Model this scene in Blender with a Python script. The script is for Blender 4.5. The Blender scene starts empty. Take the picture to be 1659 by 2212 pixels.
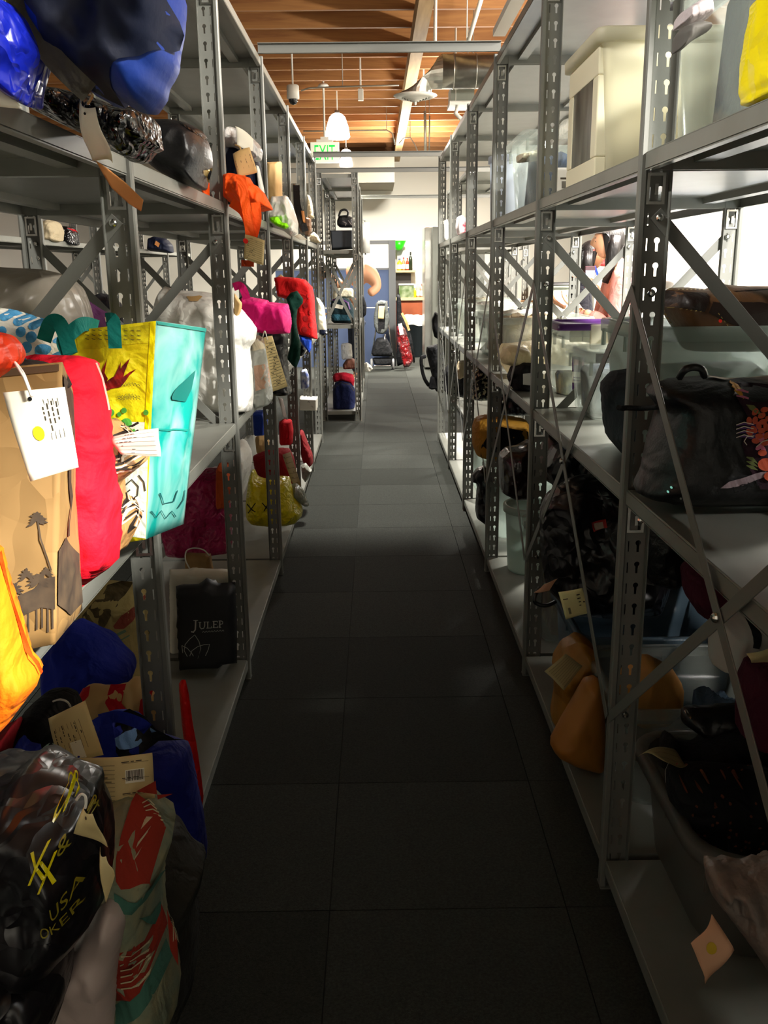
import bpy, bmesh, math, random
import numpy as np
from mathutils import Vector, Matrix, noise
from mathutils.geometry import delaunay_2d_cdt

# ------------------------------------------------------------------ camera
W, H = 1659, 2212
FPX = 1986.6
PIT, YAW, ROL = (math.radians(a) for a in (14.643, 0.357, -0.603))
CAM = Vector((0, 0, 1.5))
FW = Vector((math.sin(YAW)*math.cos(PIT), math.cos(YAW)*math.cos(PIT), -math.sin(PIT)))
R0 = Vector((math.cos(YAW), -math.sin(YAW), 0)); U0 = R0.cross(FW)
RT = math.cos(ROL)*R0 + math.sin(ROL)*U0
UP = -math.sin(ROL)*R0 + math.cos(ROL)*U0
sc = bpy.context.scene
cd = bpy.data.cameras.new('camera'); cam = bpy.data.objects.new('camera', cd)
sc.collection.objects.link(cam); sc.camera = cam
cd.sensor_fit = 'VERTICAL'; cd.sensor_height = 24; cd.lens = FPX/H*24
cd.clip_start = 0.05; cd.clip_end = 100
m = Matrix((RT, UP, -FW)).transposed().to_4x4(); m.translation = CAM
cam.matrix_world = m

# ------------------------------------------------------------------ exposure, world, lights
vs = sc.view_settings
vs.view_transform = 'Standard'; vs.look = 'None'; vs.gamma = 1; vs.exposure = 0.0
vs.use_curve_mapping = False
wd = bpy.data.worlds.new('world'); sc.world = wd; wd.use_nodes = True
wd.node_tree.nodes['Background'].inputs[0].default_value = (0.9, 0.95, 1, 1)
wd.node_tree.nodes['Background'].inputs[1].default_value = 0.01

def area(name, loc, size, power, col=(1, .96, .88), rot=(0, 0, 0), sy=None):
    l = bpy.data.lights.new(name, 'AREA'); l.energy = power; l.color = col
    l.shape = 'RECTANGLE'; l.size = size; l.size_y = sy or size
    o = bpy.data.objects.new(name, l); o.location = loc; o.rotation_euler = rot
    sc.collection.objects.link(o); return o
# ceiling fluorescents of the open room on the right, behind the last rack and over the far end
for x, y, p, u in [(2.5, -.85, 1500, .02), (2.7, 3.6, 460, .3), (2.9, 6.6, 700, .95), (3.4, 10.4, 560, .35), (5.6, 6.0, 380, .3), (.6, 15.2, 560, .5), (-3.4, 6, 40, .5), (.9, 11.0, 60, 1)]:
    area('ceiling_light_source', (x, y, 3.2 if y < 4 and x > 2 else 3.4), .4, p, sy=.6)
    area('ceiling_fill_up', (x, y, 2.9), 0.3, p*u, sy=1.2, rot=(math.pi, 0, 0))  # upward fill added under each lamp to brighten the joists
sl = bpy.data.lights.new('shaded_pendant_source', 'SPOT'); sl.energy = 1000; sl.color = (1, .96, .88); sl.spot_size = math.radians(66); sl.spot_blend = .5; sl.shadow_soft_size = .12
so = bpy.data.objects.new('shaded_pendant_source', sl); so.location = (0, 7.0, 3.4); sc.collection.objects.link(so)
area('ceiling_light_source', (1.68, 1.1, 3.35), .12, 210, sy=1.2)    # strip lights hung over the backs of both rows
area('ceiling_light_source', (-1.62, 1.3, 3.35), .12, 130, sy=1.2)
area('ceiling_light_source', (.1, -2.3, 3.3), .25, 2, (1, .93, .82), sy=1.2, rot=(math.radians(50), 0, 0))

# ------------------------------------------------------------------ helpers
C = sc.collection
random.seed(7)
def unp(px, py, X=None, Y=None, Z=None):
    d = FW + RT*((px-W/2)/FPX) - UP*((py-H/2)/FPX)
    t = X/d.x if X is not None else Y/d.y if Y is not None else (Z-1.5)/d.z
    return CAM + d*t
def lin(h):
    h = h.lstrip('#'); r = []
    for i in (0, 2, 4):
        c = int(h[i:i+2], 16)/255
        r.append(c/12.92 if c <= .04045 else ((c+.055)/1.055)**2.4)
    return (*r, 1)
MATS = {}
def mat(name, col, rough=.6, metal=0, bump=None, col2=None, scale=6, tr=0, spec=.5, coat=0, emit=0, detail=4, contrast=(.35, .65), ani=None, distort=0):
    if name in MATS: return MATS[name]
    m = bpy.data.materials.new(name); m.use_nodes = True; nt = m.node_tree; N = nt.nodes; L = nt.links
    b = N['Principled BSDF']; out = N['Material Output']
    b.inputs['Base Color'].default_value = lin(col); b.inputs['Roughness'].default_value = rough
    b.inputs['Metallic'].default_value = metal; b.inputs['Specular IOR Level'].default_value = spec
    b.inputs['Coat Weight'].default_value = coat
    tc = N.new('ShaderNodeTexCoord')
    vec = tc.outputs['Object']
    if ani:
        mp = N.new('ShaderNodeMapping'); mp.inputs['Scale'].default_value = ani
        L.new(vec, mp.inputs[0]); vec = mp.outputs[0]
    if col2:
        n = N.new('ShaderNodeTexNoise'); n.inputs['Scale'].default_value = scale; n.inputs['Detail'].default_value = detail
        n.inputs['Distortion'].default_value = distort
        L.new(vec, n.inputs['Vector'])
        r = N.new('ShaderNodeValToRGB'); r.color_ramp.elements[0].color = lin(col); r.color_ramp.elements[1].color = lin(col2)
        r.color_ramp.elements[0].position, r.color_ramp.elements[1].position = contrast
        L.new(n.outputs['Fac'], r.inputs[0]); L.new(r.outputs[0], b.inputs['Base Color'])
    if bump:
        kind, s, st = bump
        bp = N.new('ShaderNodeBump'); bp.inputs['Strength'].default_value = st; bp.inputs['Distance'].default_value = .01
        if kind == 'noise':
            n = N.new('ShaderNodeTexNoise'); n.inputs['Scale'].default_value = s; n.inputs['Detail'].default_value = 6
            L.new(vec, n.inputs['Vector']); L.new(n.outputs['Fac'], bp.inputs['Height'])
        elif kind == 'crinkle':
            n = N.new('ShaderNodeTexNoise'); n.inputs['Scale'].default_value = s*.6; n.inputs['Detail'].default_value = 2
            mx = N.new('ShaderNodeMixRGB'); mx.inputs[0].default_value = .22
            L.new(vec, n.inputs['Vector']); L.new(vec, mx.inputs[1]); L.new(n.outputs['Color'], mx.inputs[2])
            v = N.new('ShaderNodeTexVoronoi'); v.inputs['Scale'].default_value = s; v.distance = 'MANHATTAN'
            L.new(mx.outputs[0], v.inputs['Vector']); L.new(v.outputs['Distance'], bp.inputs['Height'])
            bp.inputs['Distance'].default_value = .4/s
        elif kind == 'fabric':
            n = N.new('ShaderNodeTexNoise'); n.inputs['Scale'].default_value = s*.8; n.inputs['Detail'].default_value = 2.5; n.inputs['Distortion'].default_value = 1.6
            n2 = N.new('ShaderNodeTexNoise'); n2.inputs['Scale'].default_value = 190
            ma = N.new('ShaderNodeMath'); ma.operation = 'MULTIPLY_ADD'; ma.inputs[1].default_value = .05
            L.new(vec, n.inputs['Vector']); L.new(vec, n2.inputs['Vector']); L.new(n2.outputs['Fac'], ma.inputs[0]); L.new(n.outputs['Fac'], ma.inputs[2])
            L.new(ma.outputs[0], bp.inputs['Height']); bp.inputs['Distance'].default_value = .05
        L.new(bp.outputs[0], b.inputs['Normal'])
    if emit:
        b.inputs['Emission Color'].default_value = lin(col); b.inputs['Emission Strength'].default_value = emit
    if tr:
        t = N.new('ShaderNodeBsdfTransparent'); t.inputs[0].default_value = (.96, .98, .97, 1)
        tl = N.new('ShaderNodeBsdfTranslucent'); tl.inputs[0].default_value = lin(col)
        a = N.new('ShaderNodeMixShader'); a.inputs[0].default_value = .35
        c = N.new('ShaderNodeMixShader'); c.inputs[0].default_value = tr
        L.new(b.outputs[0], a.inputs[1]); L.new(tl.outputs[0], a.inputs[2])
        L.new(a.outputs[0], c.inputs[1]); L.new(t.outputs[0], c.inputs[2]); L.new(c.outputs[0], out.inputs[0])
    MATS[name] = m
    return m

def tagp(o, label=None, cat=None, group=None, kind=None):
    if label: o['label'] = label
    if cat: o['category'] = cat
    if group: o['group'] = group
    if kind: o['kind'] = kind
    return o
def root(name, loc, label=None, cat=None, group=None, kind=None):
    o = bpy.data.objects.new(name, None); o.empty_display_size = .05; C.objects.link(o); o.location = loc
    o['wl'] = tuple(loc)
    return tagp(o, label, cat, group, kind)
def wloc(o):
    return Vector(o['wl']) if o is not None and 'wl' in o.keys() else Vector((0, 0, 0))
def place(name, me, loc, parent=None, rot=None):
    o = bpy.data.objects.new(name, me); C.objects.link(o)
    o.location = Vector(loc) - wloc(parent)
    if rot: o.rotation_euler = rot
    if parent is not None: o.parent = parent
    o['wl'] = tuple(loc)
    return o
def mesh(name, verts, faces, mats, smooth=False, fm=None):
    me = bpy.data.meshes.new(name); me.from_pydata([tuple(v) for v in verts], [], faces)
    for m_ in (mats if isinstance(mats, (list, tuple)) else [mats]): me.materials.append(m_)
    if fm: me.polygons.foreach_set('material_index', fm)
    if smooth: me.polygons.foreach_set('use_smooth', [True]*len(me.polygons))
    me.update(); return me
def mk(name, verts, faces, mats, parent=None, smooth=False, fm=None):
    """world-space verts -> object with its origin at the base of its box"""
    a = np.array([tuple(v) for v in verts], dtype=float)
    o = np.array([(a[:, 0].min()+a[:, 0].max())/2, (a[:, 1].min()+a[:, 1].max())/2, a[:, 2].min()])
    return place(name, mesh(name, a-o, faces, mats, smooth, fm), o, parent)
BOXF = [(0, 1, 3, 2), (4, 6, 7, 5), (0, 4, 5, 1), (2, 3, 7, 6), (0, 2, 6, 4), (1, 5, 7, 3)]
class MB:
    def __init__(s): s.v = []; s.f = []
    def box(s, x0, x1, y0, y1, z0, z1):
        n = len(s.v); s.v += [Vector((x, y, z)) for x in (x0, x1) for y in (y0, y1) for z in (z0, z1)]
        s.f += [tuple(n+i for i in f) for f in BOXF]; return s
    def obb(s, a, b, u, v):
        """bar from a to b, half widths given by vectors u, v"""
        n = len(s.v); a, b, u, v = map(Vector, (a, b, u, v))
        s.v += [p+su*u+sv*v for p in (a, b) for su in (-1, 1) for sv in (-1, 1)]
        s.f += [tuple(n+i for i in f) for f in BOXF]; return s
    def tube(s, pts, r, seg=8, cap=True):
        pts = [Vector(p) for p in pts]; k = len(pts); base = len(s.v)
        rr = r if isinstance(r, (list, tuple)) else [r]*k
        up = None
        for i, p in enumerate(pts):
            t = (pts[min(i+1, k-1)]-pts[max(i-1, 0)]).normalized()
            if up is None: up = Vector((0, 0, 1)) if abs(t.z) < .9 else Vector((1, 0, 0))
            x = t.cross(up).normalized(); y = x.cross(t); up = y
            for j in range(seg):
                a = 2*math.pi*j/seg; s.v.append(p + (x*math.cos(a)+y*math.sin(a))*rr[i])
        for i in range(k-1):
            for j in range(seg):
                a = base+i*seg+j; b = base+i*seg+(j+1) % seg
                s.f.append((a, b, b+seg, a+seg))
        if cap:
            s.f.append(tuple(base+j for j in range(seg))[::-1]); s.f.append(tuple(base+(k-1)*seg+j for j in range(seg)))
        return s
    def lathe(s, prof, c=(0, 0, 0), seg=20, axis='z', closed=False):
        base = len(s.v); c = Vector(c)
        for r, z in prof:
            for j in range(seg):
                a = 2*math.pi*j/seg
                if axis == 'z': q = Vector((r*math.cos(a), r*math.sin(a), z))
                elif axis == 'y': q = Vector((r*math.cos(a), z, r*math.sin(a)))
                else: q = Vector((z, r*math.cos(a), r*math.sin(a)))
                s.v.append(c+q)
        for i in range(len(prof)-1):
            for j in range(seg):
                a = base+i*seg+j; b = base+i*seg+(j+1) % seg
                s.f.append((a, b, b+seg, a+seg))
        return s
    def go(s, name, m, parent=None, smooth=False, world=True):
        if world: return mk(name, s.v, s.f, m, parent, smooth)
        return mesh(name, s.v, s.f, m, smooth)
def bevel(o, w, seg=2):
    b = o.modifiers.new('bevel', 'BEVEL'); b.width = w; b.segments = seg; b.limit_method = 'ANGLE'; return o
def ridge(p, f, seed):
    v = Vector((p[0]*f+seed*7.3, p[1]*f-seed*3.1, seed*1.7))
    return 1-abs(noise.noise(v))*2.2
def facet(p, f, seed):
    q = Vector((p[0]*f+seed*3.3+.5*noise.noise(Vector((p[0]*f, p[1]*f, seed))), p[1]*f*.7-seed*1.9, seed*.7))
    d = noise.voronoi(q)[0]
    return min(1.2, d[0])*1.1-.5*min(.5, d[1]-d[0])
def rnd(p, f, seed):
    return noise.noise(Vector((p[0]*f+seed*5.3, p[1]*f+seed*2.1, seed*3.7)))
def inpoly(P, poly):
    x, y = P[:, 0], P[:, 1]; ins = np.zeros(len(P), bool); n = len(poly); j = n-1
    for i in range(n):
        xi, yi = poly[i]; xj, yj = poly[j]
        c = ((yi > y) != (yj > y)) & (x < (xj-xi)*(y-yi)/((yj-yi) or 1e-12)+xi)
        ins ^= c; j = i
    return ins
def segdist(P, poly):
    d = np.full(len(P), 1e9); n = len(poly)
    for i in range(n):
        a = np.array(poly[i]); b = np.array(poly[(i+1) % n]); ab = b-a; L = (ab@ab) or 1e-12
        t = np.clip(((P-a)@ab)/L, 0, 1)[:, None]
        d = np.minimum(d, np.linalg.norm(P-(a+t*ab), axis=1))
    return d
def resample(poly, s):
    r = []
    for i in range(len(poly)):
        a = Vector(poly[i]); b = Vector(poly[(i+1) % len(poly)]); k = max(1, int((b-a).length/s))
        r += [tuple(a.lerp(b, j/k)) for j in range(k)]
    return r
def chaikin(poly, it=1):
    for _ in range(it):
        q = []
        for i in range(len(poly)):
            a = Vector(poly[i]); b = Vector(poly[(i+1) % len(poly)])
            q += [tuple(a*.88+b*.12), tuple(a*.12+b*.88)]
        poly = q
    return poly
def fill(poly, s):
    """triangulated polygon with interior grid points -> (n,2) array, faces, boundary flags"""
    ol = resample(poly, s); A = np.array(ol)
    lo, hi = A.min(0), A.max(0)
    gx = np.arange(lo[0]+s*.5, hi[0], s); gy = np.arange(lo[1]+s*.5, hi[1], s)
    if len(gx) and len(gy):
        G = np.array([(x+(.25*s if j % 2 else -.25*s), y) for j, y in enumerate(gy) for x in gx])
        G = G[inpoly(G, ol)]
        if len(G): G = G[segdist(G, ol) > s*.45]
    else: G = np.zeros((0, 2))
    pts = [Vector(p) for p in ol]+[Vector(p) for p in G]
    n = len(ol)
    r = delaunay_2d_cdt(pts, [], [list(range(n))], 1, 1e-7)
    P = np.array([tuple(v) for v in r[0]])
    return P, [tuple(f) for f in r[2]]

class Pillow:
    """soft closed body: outline in a standing plane, bulging to both sides, with folds"""
    def __init__(s, name, outline, Y, thick, m, parent=None, edge=None, crump=.01, freq=9, seed=1, res=44, yaw=0, smooth=1, lean=0, ptop=None, sharp=False):
        s.n = Vector((math.sin(yaw), -math.cos(yaw)*math.cos(lean), math.sin(lean))).normalized()
        s.u = Vector((0, 0, 1)).cross(s.n).normalized()
        s.v = s.n.cross(s.u)
        cx = sum(p[0] for p in outline)/len(outline); cy = sum(p[1] for p in outline)/len(outline)
        s.o = unp(cx, cy, Y=Y)
        poly = [s.loc(p) for p in outline]
        if smooth: poly = chaikin(poly, smooth)
        s.poly = poly; A = np.array(poly); size = max(A.max(0)-A.min(0)); small = min(A.max(0)-A.min(0))
        s.T = thick/2; s.w = edge if edge else min(small*.26, thick*.42)
        s.cr, s.fr, s.seed = crump, freq*1.5, seed
        P, F = fill(poly, size/res)
        d = segdist(P, poly)
        h = s.height(P, d)
        n = len(P); bd = d < 1e-5
        V = [s.pos(P[i], h[i]) for i in range(n)]
        idx = list(range(n)); k = n
        for i in range(n):
            if not bd[i]:
                V.append(s.pos(P[i], -h[i]*.9)); idx[i] = k; k += 1
        # cdt faces are counter-clockwise in (u,v): front normal = +n
        faces = F+[tuple(idx[i] for i in reversed(f)) for f in F]
        faces = [f for j, f in enumerate(faces) if len(set(f)) > 2 and not (j >= len(F) and all(i < n for i in f))]
        s.size = size
        s.ob = mk(name, V, faces, m, parent, smooth=not sharp)
    def loc(s, p):
        d = FW + RT*((p[0]-W/2)/FPX) - UP*((p[1]-H/2)/FPX)
        t = (s.o-CAM).dot(s.n)/d.dot(s.n); q = CAM+d*t-s.o
        return (q.dot(s.u), q.dot(s.v))
    def loc2(s, p):
        d = FW + RT*((p[0]-W/2)/FPX) - UP*((p[1]-H/2)/FPX)
        h = 0.0
        for _ in range(4):
            t = (s.o+s.n*h-CAM).dot(s.n)/d.dot(s.n); q = CAM+d*t-s.o; r = (q.dot(s.u), q.dot(s.v))
            h = float(s.height(np.array([r]))[0])
        return r
    def loc3(s, p):
        d = FW + RT*((p[0]-W/2)/FPX) - UP*((p[1]-H/2)/FPX)
        t = (s.o+s.n*s.T*.75-CAM).dot(s.n)/d.dot(s.n); q = CAM+d*t-s.o
        return (q.dot(s.u), q.dot(s.v))
    def pos(s, p, h): return s.o + s.u*float(p[0]) + s.v*float(p[1]) + s.n*float(h)
    def height(s, P, d=None):
        if d is None: d = segdist(P, s.poly)
        if len(P): d = np.where(inpoly(P, s.poly), d, 0)
        t = np.clip(d/s.w, 0, 1); h = s.T*np.sqrt(1-(1-t)**2.4)
        if s.cr:
            t2 = np.clip(d/(s.w*.5+1e-4), 0, 1)
            r = np.array([ridge((p[0]+.04*noise.noise(Vector((p[0]*9, p[1]*9, s.seed))), p[1]*.55), s.fr, s.seed)*.75+ridge((p[1]*.6+p[0]*.5, p[0]-p[1]*.3), s.fr*1.8, s.seed+3)*.4+rnd(p, s.fr*.4, s.seed)*1.1+(facet(p, s.fr*.9, s.seed)-.4)*.9 for p in P]) if len(P) else 0
            h = h + s.cr*1.5*t2*(r-.7)
        return h
    def decal(s, name, px, m, off=.0015, res=None, smooth=0, local=False):
        poly = [s.loc2(p) for p in px]
        if smooth: poly = chaikin(poly, smooth)
        A = np.array(poly); size = max(A.max(0)-A.min(0))
        P, F = fill(poly, res or max(size/10, s.size/40))
        h = s.height(P)+off
        return mk(name, [s.pos(P[i], h[i]) for i in range(len(P))], F, m, s.ob, smooth=True)
    def many(s, name, polys, m, off=.0015, kind=None):
        if len(polys) > 14: kind = 'stuff'
        if kind is None and len(polys) > 1:
            for q in polys: s.many(name, [q], m, off)
            return
        V, F = [], []
        for px in polys:
            poly = [s.loc2(p) for p in px]
            A = np.array(poly); size = max(A.max(0)-A.min(0))
            P, f = fill(poly, max(size/8, s.size/40)); h = s.height(P)+off
            b = len(V); V += [s.pos(P[i], h[i]) for i in range(len(P))]; F += [tuple(b+i for i in q) for q in f]
        o = mk(name, V, F, m, s.ob, smooth=True)
        if kind: o['kind'] = kind
        return o

def oval(cx, cy, rx, ry, n=14, rot=0, jit=0, seed=0):
    rg = random.Random(seed); r = []
    for i in range(n):
        a = 2*math.pi*i/n; k = 1+rg.uniform(-jit, jit)
        x, y = rx*k*math.cos(a), ry*k*math.sin(a)
        r.append((cx+x*math.cos(rot)-y*math.sin(rot), cy+x*math.sin(rot)+y*math.cos(rot)))
    return r
def stroke(pts, w):
    """polyline in the picture plane of the thing -> thin polygon"""
    L, Rr = [], []
    for i, p in enumerate(pts):
        a = pts[max(i-1, 0)]; b = pts[min(i+1, len(pts)-1)]
        dx, dy = b[0]-a[0], b[1]-a[1]; l = math.hypot(dx, dy) or 1
        ww = w[i] if isinstance(w, (list, tuple)) else w
        nx, ny = -dy/l*ww/2, dx/l*ww/2
        L.append((p[0]+nx, p[1]+ny)); Rr.append((p[0]-nx, p[1]-ny))
    return L+Rr[::-1]

def bag(name, label, cat, outline, Y, thick, m, group=None, **k):
    p = Pillow(name, outline, Y, thick, m, None, **k)
    tagp(p.ob, label, cat, group); BAGS.append(p.ob); return p

class Sheet:
    """thin curved card from 4 corners (tl,tr,br,bl) each (px,py,Y)"""
    def __init__(s, name, label, corners, m, bend=.006, cat='tag', group=None, fold=None, n=8, parent=None):
        s.c = [unp(p[0], p[1], Y=p[2]) for p in corners]
        s.nrm = (s.c[1]-s.c[0]).cross(s.c[3]-s.c[0]).normalized()
        if s.nrm.dot(CAM-s.c[0]) < 0: s.nrm = -s.nrm
        s.bend, s.fold = bend, fold
        V, F = [], []
        for sd in (0, 1):
            for j in range(n+1):
                for i in range(n+1):
                    V.append(s.pos(i/n, j/n, -.0008*sd))
        N = (n+1)**2
        for j in range(n):
            for i in range(n):
                a = j*(n+1)+i; F.append((a, a+n+1, a+n+2, a+1)); F.append((N+a, N+a+1, N+a+n+2, N+a+n+1))
        for i in range(n):
            F.append((i, i+1, N+i+1, N+i)); a = n*(n+1)+i; F.append((a+1, a, N+a, N+a+1))
            a = i*(n+1); F.append((a+n+1, a, N+a, N+a+n+1)); a = i*(n+1)+n; F.append((a, a+n+1, N+a+n+1, N+a))
        s.ob = mk(name, V, F, m, parent, smooth=True)
        if parent is None: tagp(s.ob, label, cat, group)
    def pos(s, a, b, off=0):
        p = s.c[0].lerp(s.c[1], a).lerp(s.c[3].lerp(s.c[2], a), b)
        h = s.bend*(math.sin(a*3.1+b*2.2)+.5*math.sin(b*5))
        if s.fold is not None: h += .02*(1-abs(a-s.fold)/max(s.fold, 1-s.fold))
        return p+s.nrm*(h+off)
    def marks(s, rects, m, name='print', off=.0007):
        V, F = [], []
        for (a0, b0, a1, b1) in rects:
            k = 4
            for i in range(k):
                u0, u1 = a0+(a1-a0)*i/k, a0+(a1-a0)*(i+1)/k; n = len(V)
                V += [s.pos(u0, b0, off), s.pos(u0, b1, off), s.pos(u1, b1, off), s.pos(u1, b0, off)]
                F.append((n, n+1, n+2, n+3))
        return mk(name, V, F, m, s.ob)
    def dot(s, a, b, ra, rb, m, name='dot', off=.001):
        V = [s.pos(a, b, off)]+[s.pos(a+ra*math.cos(t*.4488), b+rb*math.sin(t*.4488), off) for t in range(14)]
        return mk(name, V, [(0, (i+1) % 14+1, i+1) for i in range(14)], m, s.ob)
def form(sh, rng, vertical=False, x0=.08, x1=.92, rows=9, y0=.12, y1=.92, words=True):
    """ruled lines and small typed words of a claim form"""
    r = random.Random(rng); R = []
    for i in range(rows):
        t = y0+(y1-y0)*i/(rows-1)
        R.append((x0, t, x1, t+.008) if not vertical else (t, x0, t+.008, x1))
        if words:
            a = r.uniform(x0, x1-.3)
            for k in range(r.randint(1, 4)):
                b = a+r.uniform(.03, .09)
                if b > x1: break
                R.append((a, t-.035, b, t-.015) if not vertical else (t-.035, a, t-.015, b)); a = b+.02
    sh.marks(R, INK, 'printed_lines')
def barcode(sh, a0, b0, a1, b1, vertical=False, seed=3):
    r = random.Random(seed); R = []; t = 0
    while t < 1:
        w = r.choice([.02, .035, .05]);
        if not vertical: R.append((a0+(a1-a0)*t, b0, a0+(a1-a0)*min(1, t+w), b1))
        else: R.append((a0, b0+(b1-b0)*t, a1, b0+(b1-b0)*min(1, t+w)))
        t += w+r.choice([.02, .03])
    sh.marks(R, INK, 'barcode')
def cord(name, px, m, r=.0015, parent=None, label=None, cat='string'):
    pts = [unp(*p[:2], Y=p[2]) for p in px]
    q = []
    for i in range(len(pts)-1):
        p0, p1, p2, p3 = pts[max(i-1, 0)], pts[i], pts[i+1], pts[min(i+2, len(pts)-1)]
        for k in range(5):
            t = k/5; q.append(.5*((2*p1)+(p2-p0)*t+(2*p0-5*p1+4*p2-p3)*t*t+(3*p1-p0-3*p2+p3)*t**3))
    q.append(pts[-1])
    b = MB().tube(q, r, 6); o = b.go(name, m, parent, True)
    if parent is None: tagp(o, label, cat)
    return o
def ribbon(name, px, wid, m, parent=None, thick=.003, face=None, label=None, cat='strap'):
    """flat strap through picture points (px,py,Y), width in metres"""
    pts = [unp(*p[:2], Y=p[2]) for p in px]
    q = []
    for i in range(len(pts)-1):
        p0, p1, p2, p3 = pts[max(i-1, 0)], pts[i], pts[i+1], pts[min(i+2, len(pts)-1)]
        for k in range(6):
            t = k/6; q.append(.5*((2*p1)+(p2-p0)*t+(2*p0-5*p1+4*p2-p3)*t*t+(3*p1-p0-3*p2+p3)*t**3))
    q.append(pts[-1]); V, F = [], []
    f = Vector(face) if face else None
    for i, p in enumerate(q):
        t = (q[min(i+1, len(q)-1)]-q[max(i-1, 0)]).normalized()
        n = f if f else (CAM-p).normalized()
        s_ = t.cross(n).normalized()*wid/2; n2 = s_.cross(t).normalized()*thick/2
        V += [p-s_-n2, p+s_-n2, p+s_+n2, p-s_+n2]
        if i:
            b = (i-1)*4
            for k in range(4): F.append((b+k, b+(k+1) % 4, b+4+(k+1) % 4, b+4+k))
    F += [(3, 2, 1, 0), tuple(len(V)-4+k for k in range(4))]
    o = mk(name, V, F, m, parent, False)
    if parent is None: tagp(o, label, cat)
    return o
def text2d(s):
    cu = bpy.data.curves.new('lettering', 'FONT'); cu.body = s; cu.size = 1; cu.resolution_u = 3
    ob = bpy.data.objects.new('lettering', cu); C.objects.link(ob)
    dg = bpy.context.evaluated_depsgraph_get(); me = bpy.data.meshes.new_from_object(ob.evaluated_get(dg))
    v = np.array([tuple(x.co) for x in me.vertices]); f = [tuple(p.vertices) for p in me.polygons]
    bpy.data.objects.remove(ob); bpy.data.meshes.remove(me)
    lo = v.min(0); hi = v.max(0); v = (v-lo)/np.where(hi-lo > 1e-6, hi-lo, 1)
    return v[:, :2], f
def px_text(p, s, tl, tr, bl, m, off=.002, name='lettering'):
    """lettering laid on a Pillow surface; box corners given on the photograph"""
    v, f = text2d(s)
    q = [(tl[0]+(tr[0]-tl[0])*a+(bl[0]-tl[0])*(1-b), tl[1]+(tr[1]-tl[1])*a+(bl[1]-tl[1])*(1-b)) for a, b in v]
    L = np.array([p.loc3(x) for x in q]); h = p.height(L)+off
    return mk(name, [p.pos(L[i], h[i]) for i in range(len(L))], f, m, p.ob)
INK = mat('ink', '#3a3428', .8)

# ================================================================== structure
M_RACK = mat('rack_grey_paint', '#6e6f69', .42, bump=('noise', 220, .03), spec=.6)
M_SHELF = mat('shelf_grey_paint', '#7e7f78', .33, col2='#76776f', scale=9, spec=.6)
M_BOLT = mat('zinc_bolt', '#c9c9c4', .22, 1)
M_FLOOR = mat('subfloor', '#242622', .95)
TILE = [mat('carpet_tile_'+n, c, .95, bump=('noise', 420, .5), col2=c2, scale=160, contrast=(.3, .7), spec=.2)
        for n, c, c2 in (('dark', '#262824', '#363833'), ('mid', '#2e302c', '#40423d'))]
M_WALL = mat('white_wall_paint', '#e9e6d8', .8, bump=('noise', 60, .03))
M_CONC = mat('painted_concrete_wall', '#8e8a82', .85, bump=('noise', 40, .1))
M_WOOD = mat('ceiling_joist_wood', '#a3703c', .7, col2='#7a4a22', scale=2.2, ani=(.35, 6, 6), distort=1.2, detail=6)
M_DECK = mat('ceiling_deck_wood', '#7c4e26', .75, col2='#5a3416', scale=2, ani=(.4, 6, 6), distort=1)
M_GLULAM = mat('beam_wood', '#a98a5e', .7, col2='#8a6c42', scale=3, ani=(6, .4, 6))

def struct(name, mb, m):
    return tagp(mb.go(name, m), kind='structure')
floor = struct('floor', MB().box(-5.5, 7.5, -3, 19, -.05, -.008), M_FLOOR)
tm = []
tb = MB().box(-.286, .286, -.286, .286, 0, .008).go('carpet_tile', TILE[0], world=False)
tm.append(tb); t2 = tb.copy(); t2.materials[0] = TILE[1]; tm.append(t2)
for i, x in enumerate([-1.5675, -.9925, -.4175, .1575, .7325, 1.3075]):
    for j in range(31):
        y = 5.943-.2875 + (j-9)*.575
        o = place('carpet_tile', tm[1 if random.random() < .5 else 0], (x, y, -.008), floor)
ceiling = struct('ceiling', MB().box(-5.5, 7.5, -3, 19, 3.94, 4.0), M_DECK)
jm = MB().box(-6.5, 6.5, -.022, .022, 0, .26).go('joist', M_WOOD, world=False)
for j in range(32):
    place('joist', jm, (1, .35+j*.6, 3.68), ceiling)
mk('roof_beam', *(lambda b: (b.v, b.f))(MB().box(.36, .48, -3, 18.9, 3.52, 3.68)), M_GLULAM, ceiling)
wall_back = struct('wall_back', MB().box(-5.5, 7.5, 18.6, 18.7, -.05, 4.0), M_WALL)
wall_right = struct('wall_right', MB().box(7.2, 7.3, -3, 18.6, -.05, 4.0), M_WALL)
wall_left = struct('wall_left', MB().box(-5.5, -5.4, -3, 18.6, -.05, 4.0), M_CONC)
wall_front = struct('wall_front', MB().box(-5.5, 7.5, -3.1, -3, -.05, 4.0), M_CONC)
struct('baseboard_back', MB().box(-5.4, 7.2, 18.58, 18.6, 0, .1), mat('dark_rubber_baseboard', '#2b2b2b', .6))
# white wall stretch beside the counter where the two women stand (board joints as thin trims)
struct('wall_room', MB().box(2.85, 7.2, 12.2, 12.3, -.05, 3.2), M_WALL)
struct('trim_1', MB().box(4.02, 4.05, 12.185, 12.2, 0, 3.2), mat('trim_paint', '#cfccbf', .6))
struct('trim_2', MB().box(4.75, 4.78, 12.185, 12.2, 0, 3.2), MATS['trim_paint'])
# plastered soffit hanging at the far left end
struct('soffit_back', MB().box(-4, .35, 16.9, 18.6, 3.0, 3.5), mat('soffit_paint', '#8f897b', .8))

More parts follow.
